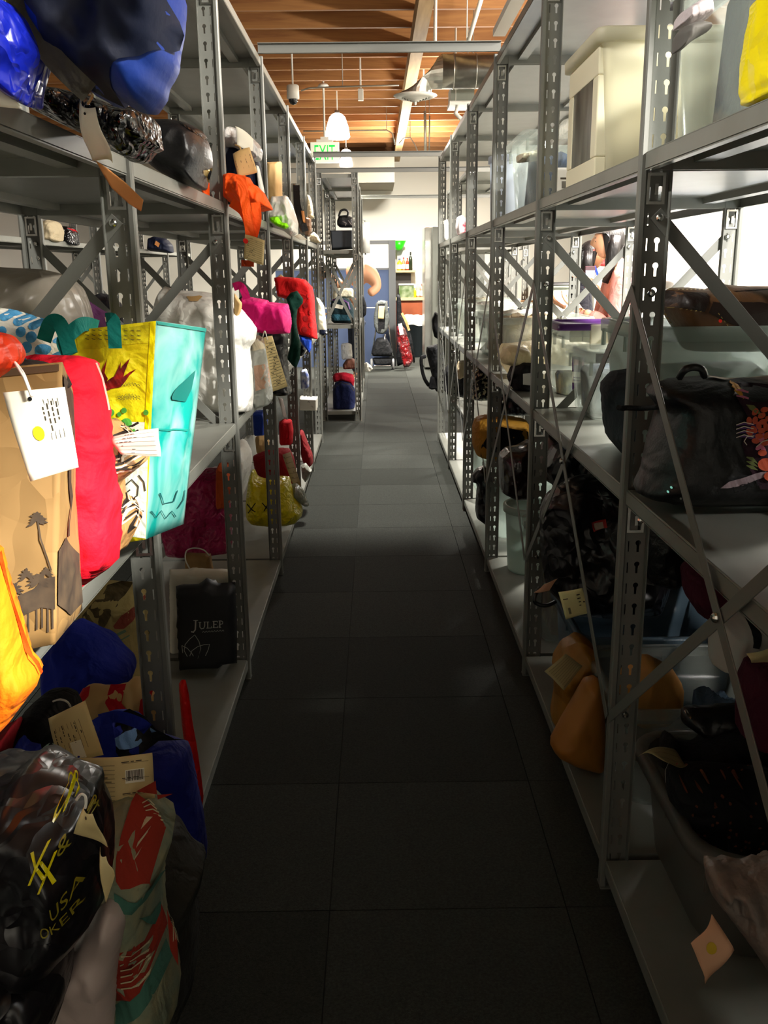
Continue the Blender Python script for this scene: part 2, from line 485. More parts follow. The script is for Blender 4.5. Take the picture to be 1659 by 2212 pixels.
# ================================================================== racks
PM = .0508
def keyhole(cx, cz):
    r = .0065; pts = []
    for i in range(9):
        a = math.radians(-60+i*300/8); pts.append((cx+r*math.cos(a), cz+.008+r*math.sin(a)))
    pts += [(cx-.0028, cz-.014), (cx+.0028, cz-.014)]
    return pts
def post_mesh(name, n=48, flip=False):
    a0, a1 = .014, .064
    sl = [(.0235, -.0125+PM/2), (.0265, -.0125+PM/2), (.0265, .0125+PM/2), (.0235, .0125+PM/2)]
    kh = keyhole(.0465, PM/2)
    outer = [(a0, 0), (a1, 0), (a1, PM), (a0, PM)]
    pts = outer+sl+kh
    E = [(i, (i+1) % 4) for i in range(4)]+[(4+i, 4+(i+1) % 4) for i in range(4)]
    nk = len(kh); E += [(8+i, 8+(i+1) % nk) for i in range(nk)]
    r = delaunay_2d_cdt([Vector(p) for p in pts], E, [], 0, 1e-6)
    P = [tuple(v) for v in r[0]]; F = []
    for f in r[2]:
        c = np.array([[sum(P[i][0] for i in f)/len(f), sum(P[i][1] for i in f)/len(f)]])
        if inpoly(c, sl)[0] or inpoly(c, kh)[0]: continue
        F.append(tuple(f))
    bm = bmesh.new()
    for k in range(n):
        vs_ = [bm.verts.new((p[0], 0, p[1]+k*PM)) for p in P]
        for f in F: bm.faces.new([vs_[i] for i in f])
    bmesh.ops.remove_doubles(bm, verts=bm.verts, dist=1e-5)
    bmesh.ops.recalc_face_normals(bm, faces=bm.faces)
    bmesh.ops.solidify(bm, geom=bm.faces, thickness=.0018)
    Hh = n*PM
    def prism(pr):
        lo = [bm.verts.new((x, y, 0)) for x, y in pr]; hi = [bm.verts.new((x, y, Hh)) for x, y in pr]
        k = len(pr)
        for i in range(k): bm.faces.new((lo[i], lo[(i+1) % k], hi[(i+1) % k], hi[i]))
        bm.faces.new(lo[::-1]); bm.faces.new(hi)
    prism([(0, -.009), (.003, -.013), (.012, -.013), (.0155, -.009), (.0155, .009), (.012, .013), (.003, .013), (0, .009)])
    prism([(.063, -.018), (.0655, -.018), (.0655, .004), (.063, .004)])
    if flip:
        for v in bm.verts: v.co.x = -v.co.x
        bmesh.ops.reverse_faces(bm, faces=bm.faces)
    me = bpy.data.meshes.new(name); bm.to_mesh(me); bm.free(); me.materials.append(M_RACK); return me
POST = {(n, f): post_mesh('post', n, f) for n in (48, 51) for f in (False, True)}
def clip_mesh():
    b = MB().box(-.019, -.013, -.003, 0, 0, .062).box(.013, .019, -.003, 0, 0, .062).box(-.013, .013, -.003, 0, 0, .006).box(-.013, .013, -.003, 0, .056, .062).box(-.003, .004, -.006, -.003, .018, .04)
    return b.go('shelf_clip', M_BOLT, world=False)
CLIP = clip_mesh()
def bolt_mesh():
    b = MB().lathe([(0, -.008), (.005, -.0075), (.008, -.005), (.009, -.0015), (.009, 0), (0, 0)], seg=10, axis='y')
    return b.go('bolt', M_BOLT, True, world=False)
BOLT = bolt_mesh()
BOLTX = MB().lathe([(0, -.008), (.005, -.0075), (.008, -.005), (.009, -.0015), (.009, 0), (0, 0)], seg=10, axis='x').go('bolt', M_BOLT, True, world=False)
SHM = {}; SHELVES = []; BAGS = []
def shelf_mesh(L, D):
    k = (round(L, 3), round(D, 3))
    if k in SHM: return SHM[k]
    t = .0016; x = D/2; y = L/2; h = .036
    bm = bmesh.new()
    def bx(x0, x1, y0, y1, z0, z1):
        r = bmesh.ops.create_cube(bm, size=1)
        for v in r['verts']: v.co = Vector(((v.co.x+.5)*(x1-x0)+x0, (v.co.y+.5)*(y1-y0)+y0, (v.co.z+.5)*(z1-z0)+z0))
        return r['verts']
    bx(-x+.003, x-.003, -y, y, -t, 0)
    for s in (-1, 1):
        a, b = sorted((s*x, s*(x-.004)))
        vv = bx(a, b, -y, y, -h, 0)
        ee = {e for v in vv for e in v.link_edges if all(abs(w.co.x-s*x) < 1e-5 for w in e.verts) and abs(e.verts[0].co.z-e.verts[1].co.z) < 1e-5}
        bmesh.ops.bevel(bm, geom=list(ee), offset=.0035, segments=3, affect='EDGES')
        a, b = sorted((s*x*.999, s*(x-.016)))
        bx(a, b, -y, y, -h-.0005, -h+t)
        a, b = sorted((s*y, s*(y-.002)))
        bx(-x+.004, x-.004, a, b, -h, -t)
    for fx in (-.33, .33):   # stiffening channel under the sheet
        bx(fx*D-.02, fx*D+.02, -y+.01, y-.01, -.022, -t)
    me = bpy.data.meshes.new('shelf'); bm.to_mesh(me); bm.free(); me.materials.append(M_SHELF)
    SHM[k] = me; return me
def strap(rt, p, q, side, wid=.03):
    """flat steel brace; side 'x' lies in a plane of constant y, 'y' in a plane of constant x"""
    p, q = Vector(p), Vector(q); d = (q-p).normalized()
    p2, q2 = p-d*.012, q+d*.012
    n = Vector((0, 1, 0)) if side == 'x' else Vector((1, 0, 0))
    w = d.cross(n).normalized()*wid/2
    b = MB().obb(p2, q2, w, n*.0013); o = b.go('brace', M_RACK, rt)
    bevel(o, .0006, 1)
    return o
def row(name, label, Xf, d, depth, Ys, zs, n=48, side=(.953, 1.603), front=None, clips=True, skip=()):
    rt = root(name, (Xf+d*depth/2, Ys[0], 0), label, 'shelving')
    Xb = Xf+d*depth
    for k, y in enumerate(Ys):
        for X, f in ((Xf, d < 0), (Xb, d > 0)):
            p = place('post', POST[(n, f)], (X, y, 0), rt)
            s = -1 if f else 1
            foot = MB().box(X+s*.0, X+s*.068, y-.02, y+.02, 0, .003).go('foot_plate', M_RACK, p)
            if clips:
                for z in zs[1:]:
                    place('shelf_clip', CLIP, (X+s*.036, y-.004, z-.036-.066), p)
            for z in ((side[0], side[1]) if side else ()):
                place('bolt', BOLT, (X+s*.0465, y-.006, z), p)
            if front and X == Xf:
                for z in front:
                    place('bolt', BOLT, (X+s*.04, y-.003, z), p)
        if side:
            a, b = (Xf+d*.0465, Xb-d*.0465)
            strap(rt, (a, y-.004, side[1]), (b, y-.004, side[0]), 'x')
            strap(rt, (b, y+.005, side[1]), (a, y+.005, side[0]), 'x')
            place('bolt', BOLT, ((a+b)/2, y-.006, (side[0]+side[1])/2), rt)
    for k in range(len(Ys)-1):
        L = Ys[k+1]-Ys[k]-.028; yc = (Ys[k+1]+Ys[k])/2
        for z in zs:
            if (k, z) in skip: continue
            place('shelf', shelf_mesh(L, depth-.018), (Xf+d*depth/2, yc, z), rt)
            SHELVES.append((min(Xf, Xb)+.009, max(Xf, Xb)-.009, Ys[k], Ys[k+1], z))
        if front:
            xx = Xf+d*.004
            strap(rt, (xx-.003*d, Ys[k]+.012, front[1]), (xx-.003*d, Ys[k+1]-.012, front[0]), 'y', .026)
            strap(rt, (xx-.007*d, Ys[k]+.012, front[0]), (xx-.007*d, Ys[k+1]-.012, front[1]), 'y', .026)
            place('bolt', BOLTX, (xx-.010*d, yc, (front[0]+front[1])/2), rt)
    return rt
XL, XR = -.4945, .5437
YS = [2.0018+1.2544*k for k in range(-3, 6)]
ZS = (.078, .985, 1.731, 2.432)
row('shelving_rack', 'grey metal shelving row along the left of the aisle, packed with bags', XL, -1, .70, YS, ZS)
row('shelving_rack', 'grey metal shelving row right of the aisle with diagonal braces and clear tubs', XR, 1, .70, YS, (.078, 1.025, 1.731, 2.432), front=(.47, 1.45))
row('shelving_rack', 'free-standing grey rack jutting into the aisle past the end of the left row', -.16, -1, .42, [9.52, 11.1, 12.6], (.1, .98, 1.714, 2.43), 48, clips=True)
row('shelving_rack', 'grey rack behind the far end of the right row', .87, 1, .6, [9.1, 10.4, 11.7], (.078, .99, 1.731, 2.432))
row('shelving_rack', 'grey shelving across the next aisle, seen through the left row', -2.19, -1, .62, [2.6+1.2544*k for k in range(0, 8)], ZS)
# plain panels added behind the near right bays to keep light out
for k in range(5):
    y0_, y1_ = YS[k]+.02, YS[k+1]-.02
    tagp(bevel(MB().box(XR+.702, XR+.706, y0_, y1_, .05, 1.70 if k < 2 else 1.70 if k == 2 else 1.0).go('back_panel', M_RACK), .001).id_data,
         ('added light-blocking steel back, nearest to the front wall', 'added light-blocking steel back one bay before the near tub', 'added light-blocking steel back beside the near tub', 'low added light-blocking steel back behind the tan leather bag', 'low added light-blocking steel back behind the lower black bags')[k], 'panel', 'added light-blocking backs of the right row')
# tie bars over the aisle
M_TIE = M_RACK
for y, z, x0, x1, lb in ((YS[5], 2.45, XL-.02, XR+.03, 'grey steel tie bar over the aisle, the nearest one'),
                         (YS[8], 2.44, XL-.02, XR+.03, 'grey steel tie bar over the aisle, just under the exit sign'),
                         (9.52, 2.44, -1.4, 2.0, 'long grey tie bar above the rack past the aisle end'),
                         (12.6, 2.42, -.6, 1.5, 'thin far grey tie bar in front of the white wall')):
    b = MB().box(x0, x1, y-.002, y+.001, z, z+.041).box(x0, x1, y-.02, y+.0, z+.039, z+.042).box(x0, x1, y-.02, y, z-.001, z+.002)
    tagp(b.go('tie_bar', M_TIE), lb, 'tie bar')

# ================================================================== ceiling fittings
M_GALV = mat('galvanised_duct', '#b9b9b0', .28, .9, col2='#a5a59c', scale=14)
M_WHITE = mat('white_enamel', '#e6e4da', .5)
def at(px, py, Y): return unp(px, py, Y=Y)
# duct with elbow and diffuser
dr = root('air_duct', at(893, 212, 9), 'round galvanised air duct turning down to a white ceiling diffuser', 'duct')
c0 = at(893, 205, 9); R_ = .145; zc = 3.24
pts = [Vector((2.6, 9.02, zc)), Vector((.62, 9.02, zc))]
b = MB().tube(pts, R_, 28); o = b.go('duct_run', M_GALV, dr, True)
for k in range(9):
    x = .72+k*.2
    MB().lathe([(R_, -.006), (R_+.006, -.003), (R_+.006, .003), (R_, .006)], (x, 9.02, zc), 28, 'x').go('seam', M_GALV, dr, True)
el = [(.62, zc, 90), (.52, zc-.015, 65), (.435, zc-.07, 40), (.385, zc-.15, 10), (.38, zc-.19, 0)]
b = MB(); base = 0
for (x, z, a) in el:
    a = math.radians(a)
    for j in range(28):
        t = 2*math.pi*j/28; q = Vector((math.cos(t)*R_*math.cos(a), math.sin(t)*R_, math.cos(t)*R_*math.sin(a)))
        b.v.append(Vector((x, 9.02, z))+q)
for i in range(len(el)-1):
    for j in range(28):
        a_, b_ = i*28+j, i*28+(j+1) % 28; b.f.append((a_, b_, b_+28, a_+28))
b.go('elbow', M_GALV, dr)
for x in (.9, 1.7, 2.5): MB().tube([(x, 9.02, zc+R_-.005), (x, 9.02, 3.942)], .006, 6).go('hanger', M_GALV, dr)
MB().lathe([(R_, 0), (R_+.05, -.004), (R_+.055, -.01), (R_+.01, -.03), (R_-.02, -.025)], (.38, 9.02, zc-.19), 28).go('diffuser_rim', M_WHITE, dr, True)
for k in range(5):
    r1 = R_-.02-k*.026
    MB().lathe([(r1, -.015-k*.008), (r1-.016, -.035-k*.009), (r1-.019, -.033-k*.009)], (.38, 9.02, zc-.19), 24).go('diffuser_ring', M_WHITE, dr, True)
MB().lathe([(.012, -.06), (.01, -.085), (0, -.09)], (.38, 9.02, zc-.19), 10).go('diffuser_pin', M_WHITE, dr, True)

# pendants
M_LAMP = mat('lit_lamp_glass', '#fff6ea', .5, emit=14)
for (px, py, Y, lb, pw) in ((729, 276, 12.4, 'bright white pendant lamp beside the exit sign', 70), (748, 345, 17, 'smaller bright pendant lamp farther back, below the first', 60)):
    c = at(px, py, Y); rt = root('pendant_lamp', (c.x, c.y, c.z), lb, 'lamp', 'lit pendant lamps')
    s = MB().lathe([(.03, .17), (.06, .16), (.1, .12), (.14, .0), (.155, -.11), (.14, -.13), (.08, -.14), (0, -.142)], c, 20)
    s.go('lamp_shade', M_LAMP, rt, True)
    MB().tube([c+Vector((0, 0, .165)), Vector((c.x, c.y, 3.942))], .008, 6).go('stem', M_WHITE, rt)
    MB().lathe([(0, .2), (.03, .2), (.035, .16), (.03, .15)], c, 12).go('socket', M_GALV, rt, True)
    l = bpy.data.lights.new('pendant_light', 'SPOT'); l.energy = pw*20; l.color = (1, .95, .85); l.shadow_soft_size = .14; l.spot_size = math.radians(165); l.spot_blend = .6
    lo = bpy.data.objects.new('pendant_light', l); lo.location = (c.x, c.y, c.z-.2); C.objects.link(lo)
# exit sign
c = at(702, 330, 12.0); er = root('exit_sign', c, 'white exit sign with green lettering hanging from a stem', 'sign')
w, h = .175, .12
bevel(MB().box(c.x-w, c.x+w, c.y-.03, c.y+.03, c.z-h, c.z+h).go('sign_box', mat('sign_face', '#e9edd6', .5, emit=.35), er), .006)
MB().box(c.x-.1, c.x+.1, c.y-.025, c.y+.025, c.z+h, c.z+h+.03).go('canopy', M_WHITE, er)
MB().box(c.x-.05, c.x+.05, c.y-.02, c.y+.02, c.z+h+.03, c.z+h+.06).go('mount', M_WHITE, er)
MB().tube([(c.x, c.y, c.z+h+.06), (c.x, c.y, 3.942)], .012, 8).go('stem', M_WHITE, er)
MB().lathe([(0, 0), (.07, 0), (.05, .03), (.0, .03)], (c.x, c.y, 3.66), 14).go('ceiling_plate', M_WHITE, er, True)
v, f = text2d('EXIT')
mk('lettering', [Vector((c.x-.125+a*.25, c.y-.032, c.z-.085+b_*.17)) for a, b_ in v], f, mat('exit_green', '#12c04a', .5, emit=.8), er)
mk('chevron', [Vector((c.x+s, c.y-.0325, c.z+t)) for s, t in ((.135, -.02), (.155, 0), (.135, .02))], [(0, 1, 2)], MATS['exit_green'], er)
# dome cameras
for (px, py, Y, lb, sz) in ((633, 205, 10, 'white dome security camera hanging left of the lamps', 1), (915, 195, 11.5, 'small dome camera behind the duct elbow', .8)):
    c = at(px, py, Y); rt = root('security_camera', c, lb, 'camera')
    MB().lathe([(0, .09*sz), (.055*sz, .09*sz), (.062*sz, .08*sz), (.062*sz, -.035*sz), (.05*sz, -.04*sz), (0, -.04*sz)], c, 16).go('housing', M_WHITE, rt, True)
    MB().lathe([(.045*sz, -.04*sz), (.045*sz, -.06*sz), (.03*sz, -.085*sz), (0, -.095*sz)], c, 16).go('dome', mat('smoked_dome', '#1c1c1e', .08), rt, True)
    MB().tube([c+Vector((0, 0, .09*sz)), Vector((c.x, c.y, 3.942))], .01, 6).go('stem', M_WHITE, rt)
M_COND = mat('conduit', '#9d978a', .4, .5)
def pipe(name, pts, r, lb, m=M_COND):
    P = [at(*p) for p in pts]; q = P[len(P)//2]; b = MB().tube(P, r, 8)
    if max(v.z for v in P) < 3.9: b.tube([q, Vector((q.x, q.y, 3.942))], .005, 6)
    return tagp(b.go(name, m, None, True), lb, 'pipe')
pipe('conduit', [(650, 196, 10), (668, 190, 10), (740, 187, 10), (862, 184, 10)], .008, 'thin conduit running from the left dome camera to the duct')
pipe('conduit', [(655, 283, 14), (700, 283, 14), (835, 281, 14), (848, 288, 14), (853, 312, 14)], .01, 'bent conduit under the joists behind the pendant lamp')
pipe('conduit', [(862, 310, 14), (872, 298, 14), (886, 297, 14), (896, 312, 14), (903, 328, 14)], .008, 'curled cable loop dropping beside the roof beam')
pipe('pipe', [(941, -40, 7.6), (940, 96, 7.6)], .013, 'thin straight pipe above the nearest tie bar', M_WHITE)
pipe('pipe', [(1045, -20, 8.2), (1008, 100, 8.6)], .02, 'slanted pipe right of the thin straight pipe', M_WHITE)
pipe('pipe', [(918, 240, 13), (919, 330, 13)], .018, 'upright pipe below the duct', M_COND)
pipe('pipe', [(928, 250, 13.5), (927, 330, 13.5)], .009, 'thinner upright pipe beside the pipe below the duct', M_COND)
pipe('pipe', [(1000, 225, 9.4), (990, 228, 9.4), (984, 245, 9.4), (995, 256, 9.4), (1010, 262, 9.4)], .02, 'white elbow pipe under the grey box', M_WHITE)
c = at(779, 205, 11); tagp(bevel(MB().box(c.x-.03, c.x+.03, c.y-.03, c.y+.03, c.z-.06, c.z+.06).box(c.x-.01, c.x+.01, c.y-.01, c.y+.01, c.z+.06, 3.942).go('junction_box', M_WHITE), .004).id_data, 'small pale junction box between lamp and duct', 'box')
a, b2 = at(972, 192, 9.5), at(1022, 222, 9.5)
rt = root('equipment_box', ((a.x+b2.x)/2, 9.5, b2.z), 'grey ceiling-hung equipment box with a white bottom right of the duct diffuser', 'box')
MB().box(a.x, b2.x, 9.4, 9.7, b2.z, a.z).go('casing', mat('grey_casing', '#8f958a', .5), rt)
MB().box(a.x-.01, b2.x+.02, 9.38, 9.72, b2.z-.035, b2.z).go('base_pan', M_WHITE, rt)
MB().tube([(a.x+.05, 9.55, a.z), (a.x+.05, 9.55, 3.942)], .006, 6).go('hanger', M_COND, rt); MB().tube([(b2.x-.05, 9.55, a.z), (b2.x-.05, 9.55, 3.942)], .006, 6).go('hanger', M_COND, rt)
# fluorescent fixture hanging on a chain at the right
p0, p1 = at(1068, 128, 4.9), at(1100, 66, 4.3)
rt = root('fluorescent_light', (p0.x, 4.6, p0.z), 'white strip light fixture hanging by a chain above the right row', 'lamp')
MB().box(p0.x-.01, p0.x+.05, 4.2, 4.9, 2.6, 2.63).go('reflector', M_WHITE, rt)
b = MB()
for k in range(24):
    z = 2.635+k*.042
    b.tube([(p0.x+.03+(.006 if k % 2 else 0), 4.5, z), (p0.x+.03, 4.5+(.006 if k % 2 else 0), z+.034)], .003, 5)
b.go('chain', M_COND, rt)

# ================================================================== bag materials
def PL(n, c, **k):   # thin plastic film
    k.setdefault('rough', .28); k.setdefault('bump', ('crinkle', 20, .4)); return mat(n, c, **k)
def FB(n, c, **k):   # woven or non-woven fabric
    k.setdefault('rough', .8); k.setdefault('bump', ('fabric', 13, .4)); k.setdefault('spec', .25); return mat(n, c, **k)
M_BLUE = FB('royal_blue_nylon', '#1d3c92', rough=.5, bump=('noise', 14, .35))
M_NAVY = FB('navy_nylon', '#101830', rough=.6, bump=('noise', 14, .3))
M_COBALT = PL('cobalt_plastic', '#1626b8')
M_BLACKPL = PL('black_plastic_film', '#0c0b0d', rough=.22, bump=('crinkle', 22, .6))
M_BLACKPL2 = PL('black_plastic_film_soft', '#141216', rough=.3, bump=('crinkle', 12, .4))
M_BLACK = FB('black_fabric', '#121316', rough=.75)
M_BLEATH = mat('black_leather', '#141416', .38, bump=('noise', 70, .2))
M_GREYSTR = FB('dark_grey_webbing', '#3a372f')
M_WPL = PL('white_plastic_film', '#f1efe6', rough=.35, bump=('crinkle', 16, .25))
M_WPL2 = PL('pale_translucent_film', '#d9dcd6', rough=.3, tr=.12)
M_GPL = PL('grey_clear_film', '#a59c8e', rough=.3, tr=.15, bump=('crinkle', 9, .3))
M_CLEAR = PL('clear_film', '#c3c0b6', rough=.15, tr=.45, bump=('crinkle', 18, .5))
M_RED = FB('red_nonwoven', '#f0122c', rough=.75)
M_RED2 = FB('red_fabric', '#c01420')
M_REDD = FB('dark_red_fabric', '#8a1018')
M_ORANGE = FB('orange_nonwoven', '#ff5a12', rough=.7)
M_ORANGE2 = FB('bright_orange_felt', '#ff7a05', rough=.8)
M_KRAFT = mat('kraft_paper', '#a5814f', .75, bump=('crinkle', 7, .25), col2='#94713f', scale=5)
M_KRAFTL = mat('light_kraft_paper', '#cfa96d', .7, bump=('noise', 12, .2))
M_TAG = mat('manila_tag', '#d9c48c', .7)
M_TAGW = mat('cream_tag', '#f4efdc', .7)
M_TAGO = mat('orange_tag', '#d08a4a', .7)
M_MAG = FB('magenta_nonwoven', '#d3106e')
M_PINK = PL('magenta_plastic', '#b8205e')
M_TEAL = FB('teal_fabric', '#0c7a70')
M_GREEN = FB('dark_green_fabric', '#0c4034')
M_YEL = PL('yellow_plastic', '#e6d808')
M_BROWNL = mat('brown_leather', '#4a2f1d', .4, bump=('noise', 40, .3), col2='#6b4a2c', scale=14)
M_MAROON = FB('maroon_fabric', '#4a0c24')
M_PURPLE = mat('purple_plastic', '#4a1a66', .35)
M_PLUM = FB('plum_fabric', '#4a1c46')
M_LIME = FB('neon_green', '#9aff10')
M_STRING = mat('white_string', '#e8e4da', .8)
M_CREAM = FB('cream_fabric', '#e6dfc4')
M_BEIGE = FB('beige_canvas', '#b9a98a')
RD = mat('red_dot', '#ff2a20', .6); YD = mat('yellow_dot', '#f2ee00', .6)

# ================================================================== upper left shelf
b = bag('large_tote', 'large blue nylon bag with a dark front, overhanging the top left shelf', 'bag',
        [(60, -30), (395, -30), (390, 40), (385, 75), (381, 100), (379, 140), (368, 165), (358, 180), (352, 208), (335, 230), (322, 248), (300, 241), (285, 232), (262, 218), (250, 232), (232, 220), (205, 206), (196, 190), (170, 182), (150, 165), (130, 140), (100, 95), (82, 40)],
        1.42, .26, M_BLUE, crump=.016, freq=9, seed=4, res=34)
b.decal('dark_front_panel', [(62, -28), (350, -28), (352, 20), (345, 60), (330, 95), (300, 120), (258, 128), (240, 150), (243, 190), (252, 222), (230, 214), (205, 200), (190, 186), (168, 178), (148, 160), (128, 132), (100, 88), (84, 40)], M_NAVY, off=.007, res=.008)
ribbon('strap', [(28, -20, 1.30), (75, 70, 1.3), (120, 130, 1.3), (172, 182, 1.3), (192, 200, 1.31)], .028, M_GREYSTR, b.ob)
b = bag('plastic_bag', 'glossy cobalt blue plastic bag at the left edge of the top shelf', 'bag',
        [(-60, -10), (30, 12), (60, 45), (82, 95), (90, 125), (78, 158), (70, 195), (62, 232), (40, 222), (15, 205), (-60, 190)], 1.3, .2, M_COBALT, crump=.014, freq=12, seed=8)
b = bag('trash_bag', 'crumpled shiny black plastic bag squashed under the large blue bag', 'bag',
        [(68, 235), (75, 215), (95, 205), (120, 196), (165, 205), (215, 215), (260, 235), (310, 240), (332, 255), (338, 285), (340, 305), (347, 318), (325, 328), (310, 350), (282, 350), (262, 330), (200, 300), (120, 262)], 1.68, .26, M_BLACKPL, crump=.022, freq=16, seed=5, res=34)
b = bag('leather_bag', 'black bag with a gold medallion behind the trash bag', 'bag',
        [(338, 262), (375, 262), (410, 268), (440, 285), (452, 320), (455, 350), (448, 380), (440, 412), (395, 398), (345, 372), (318, 350), (325, 320), (335, 300)], 2.62, .3, M_BLEATH, crump=.012, freq=6, seed=9)
b.decal('medallion', oval(436, 368, 11, 18), mat('gold_ring', '#9a8150', .3, .8), off=.008)
b.decal('medallion_centre', oval(436, 368, 7, 12), M_BLACK, off=.010)
b.decal('zip_fold', stroke([(392, 266), (412, 280), (440, 296)], 4), M_BLACKPL, off=.004)
s = Sheet('claim_tag', 'long folded white claim tag hanging over the near left top shelf', [(173, 210, 1.42), (206, 232, 1.42), (231, 366, 1.5), (203, 344, 1.5)], M_TAGW, bend=.012)
bag('claim_tag', 'orange lower half of the long tag hanging below the top shelf edge', 'tag', [(206, 346), (233, 364), (272, 395), (310, 432), (305, 457), (278, 440), (240, 405), (222, 375)], 1.5, .002, M_TAGO, crump=0, smooth=0)
s.dot(.6, .07, .06, .02, M_BLACK, 'eyelet')
cord('tag_string', [(192, 200, 1.4), (200, 206, 1.36), (196, 214, 1.38), (190, 224, 1.41)], M_KRAFTL, .002, s.ob)
Sheet('paper_card', 'white card with a red mark at the far left of the top shelf', [(-10, 175, 1.25), (8, 185, 1.25), (43, 232, 1.28), (-10, 230, 1.25)], M_TAGW).marks([(0, .75, .2, .95)], RD, 'red_mark')
b = bag('crumpled_bag', 'grey and white crumpled bag under a white tag on the top left shelf', 'bag',
        [(484, 285), (500, 276), (520, 282), (548, 300), (560, 312), (567, 325), (564, 345), (550, 350), (530, 330), (505, 318), (486, 318)], 3.75, .25, PL('grey_white_film', '#c9c6c2', rough=.3), crump=.02, freq=12, seed=12)
b = bag('dark_bag', 'dark navy bag with a brown tag between the first posts, top left shelf', 'bag',
        [(484, 310), (510, 312), (545, 325), (562, 350), (570, 420), (555, 440), (520, 430), (486, 425)], 3.9, .28, M_NAVY, crump=.012, freq=8, seed=13)
bag('plastic_bag', 'narrow white bag showing beside the dark navy bag', 'bag', [(552, 355), (560, 360), (572, 415), (570, 430), (560, 425)], 3.8, .05, M_WPL, crump=.004)
s = Sheet('claim_tag', 'white tag on the grey crumpled bag', [(508, 272, 3.6), (547, 300, 3.6), (548, 322, 3.55), (512, 315, 3.55)], M_TAGW, bend=.008)
s = Sheet('claim_tag', 'brown tag with typed lines above the orange tote', [(503, 332, 3.42), (539, 318, 3.42), (555, 370, 3.4), (514, 382, 3.4)], M_KRAFTL, bend=.008)
form(s, 5, True, rows=4, x0=.25, x1=.75)
cord('tag_string', [(508, 313, 3.45), (518, 318, 3.43), (521, 330, 3.41)], M_KRAFTL, .003, s.ob)
b = bag('tote_bag', 'bright orange tote flopped over the top left shelf with hanging straps', 'bag',
        [(484, 378), (500, 374), (520, 378), (540, 384), (548, 398), (556, 402), (572, 418), (588, 448), (590, 454), (570, 457), (548, 460), (520, 455), (496, 437), (486, 430)], 3.3, .26, M_ORANGE, crump=.03, freq=12, seed=21, res=40, smooth=0, edge=.05)
bag('tote_flap', 'orange corner of the tote poking out left of the first post', 'bag', [(431, 400), (442, 393), (452, 393), (452, 415), (442, 418), (436, 408)], 3.22, .05, M_ORANGE, crump=.006)
for k, q in enumerate(([(520, 380, 3.12), (530, 440, 3.1), (536, 470, 3.08), (541, 510, 3.07), (545, 512, 3.07)], [(500, 437, 3.15), (524, 455, 3.12), (536, 480, 3.1), (543, 512, 3.08)], [(552, 438, 3.15), (555, 470, 3.12), (550, 498, 3.1), (543, 516, 3.09)])):
    ribbon('handle_strap', q, .03, M_ORANGE, b.ob)
ribbon('strap_end', [(535, 562, 3.06), (535, 576, 3.06)], .04, FB('rust_strap', '#b03c14'), b.ob)
s = Sheet('claim_tag', 'tan tag with a red dot hanging from the orange straps', [(529, 506, 3.06), (572, 520, 3.06), (569, 571, 3.02), (527, 559, 3.02)], M_TAG, bend=.004)
form(s, 7, rows=11, x0=.1, x1=.95, y0=.15); s.dot(.05, .3, .13, .11, RD)
bag('paper_bag', 'plain tan paper bag standing between second and third left posts', 'bag', [(577, 352), (608, 350), (610, 440), (578, 440)], 5.3, .25, M_KRAFTL, crump=.006, edge=.03, smooth=0)
b = bag('plastic_bag', 'crumpled white plastic bag with a neon green bundle on the top left shelf', 'bag',
        [(588, 424), (600, 424), (620, 422), (632, 442), (641, 470), (645, 485), (642, 505), (630, 512), (612, 498), (585, 490), (575, 470), (583, 450)], 4.75, .25, M_WPL, crump=.03, freq=14, seed=31, res=32)
bag('knit_bundle', 'neon green bundle in front of the white plastic bag', 'bundle', [(583, 470), (592, 468), (601, 468), (608, 480), (620, 482), (624, 490), (616, 495), (598, 488), (584, 478)], 4.56, .12, M_LIME, crump=.01, freq=14)
b = bag('handbag', 'dark brown handbag leaning forward past the third left post', 'bag', [(633, 395), (645, 405), (647, 440), (652, 470), (662, 490), (660, 500), (650, 505), (640, 480), (634, 450)], 6.0, .16, M_BROWNL, crump=.01)
ribbon('handle', [(640, 400, 5.9), (642, 440, 5.85), (650, 470, 5.82), (660, 500, 5.82)], .04, M_BLEATH, b.ob)
Sheet('claim_tag', 'small orange tag on the brown handbag', [(650, 455, 5.8), (657, 456, 5.8), (660, 482, 5.8), (655, 480, 5.8)], M_TAGO)
b = bag('hat', 'tall grey-beige felt hat on the far left top shelf', 'hat', [(664, 420), (670, 424), (675, 440), (678, 470), (672, 474), (664, 472)], 7.1, .2, M_BEIGE, crump=.003)
bag('folded_cap', 'dark brown cap below the felt hat', 'cap', [(660, 468), (672, 472), (674, 500), (668, 512), (658, 508)], 7.0, .14, M_BROWNL, crump=.006)
bag('cloth_bundle', 'beige cloth end sticking over the aisle at the far left top shelf', 'cloth', [(671, 506), (678, 500), (688, 510), (694, 524), (686, 526), (672, 522), (668, 515)], 6.9, .1, M_BEIGE, crump=.008)
Sheet('paper_slip', 'white paper slip on the shelf below the brown handbag', [(635, 510, 5.6), (648, 505, 5.6), (664, 518, 5.6), (648, 518, 5.6)], M_TAGW)

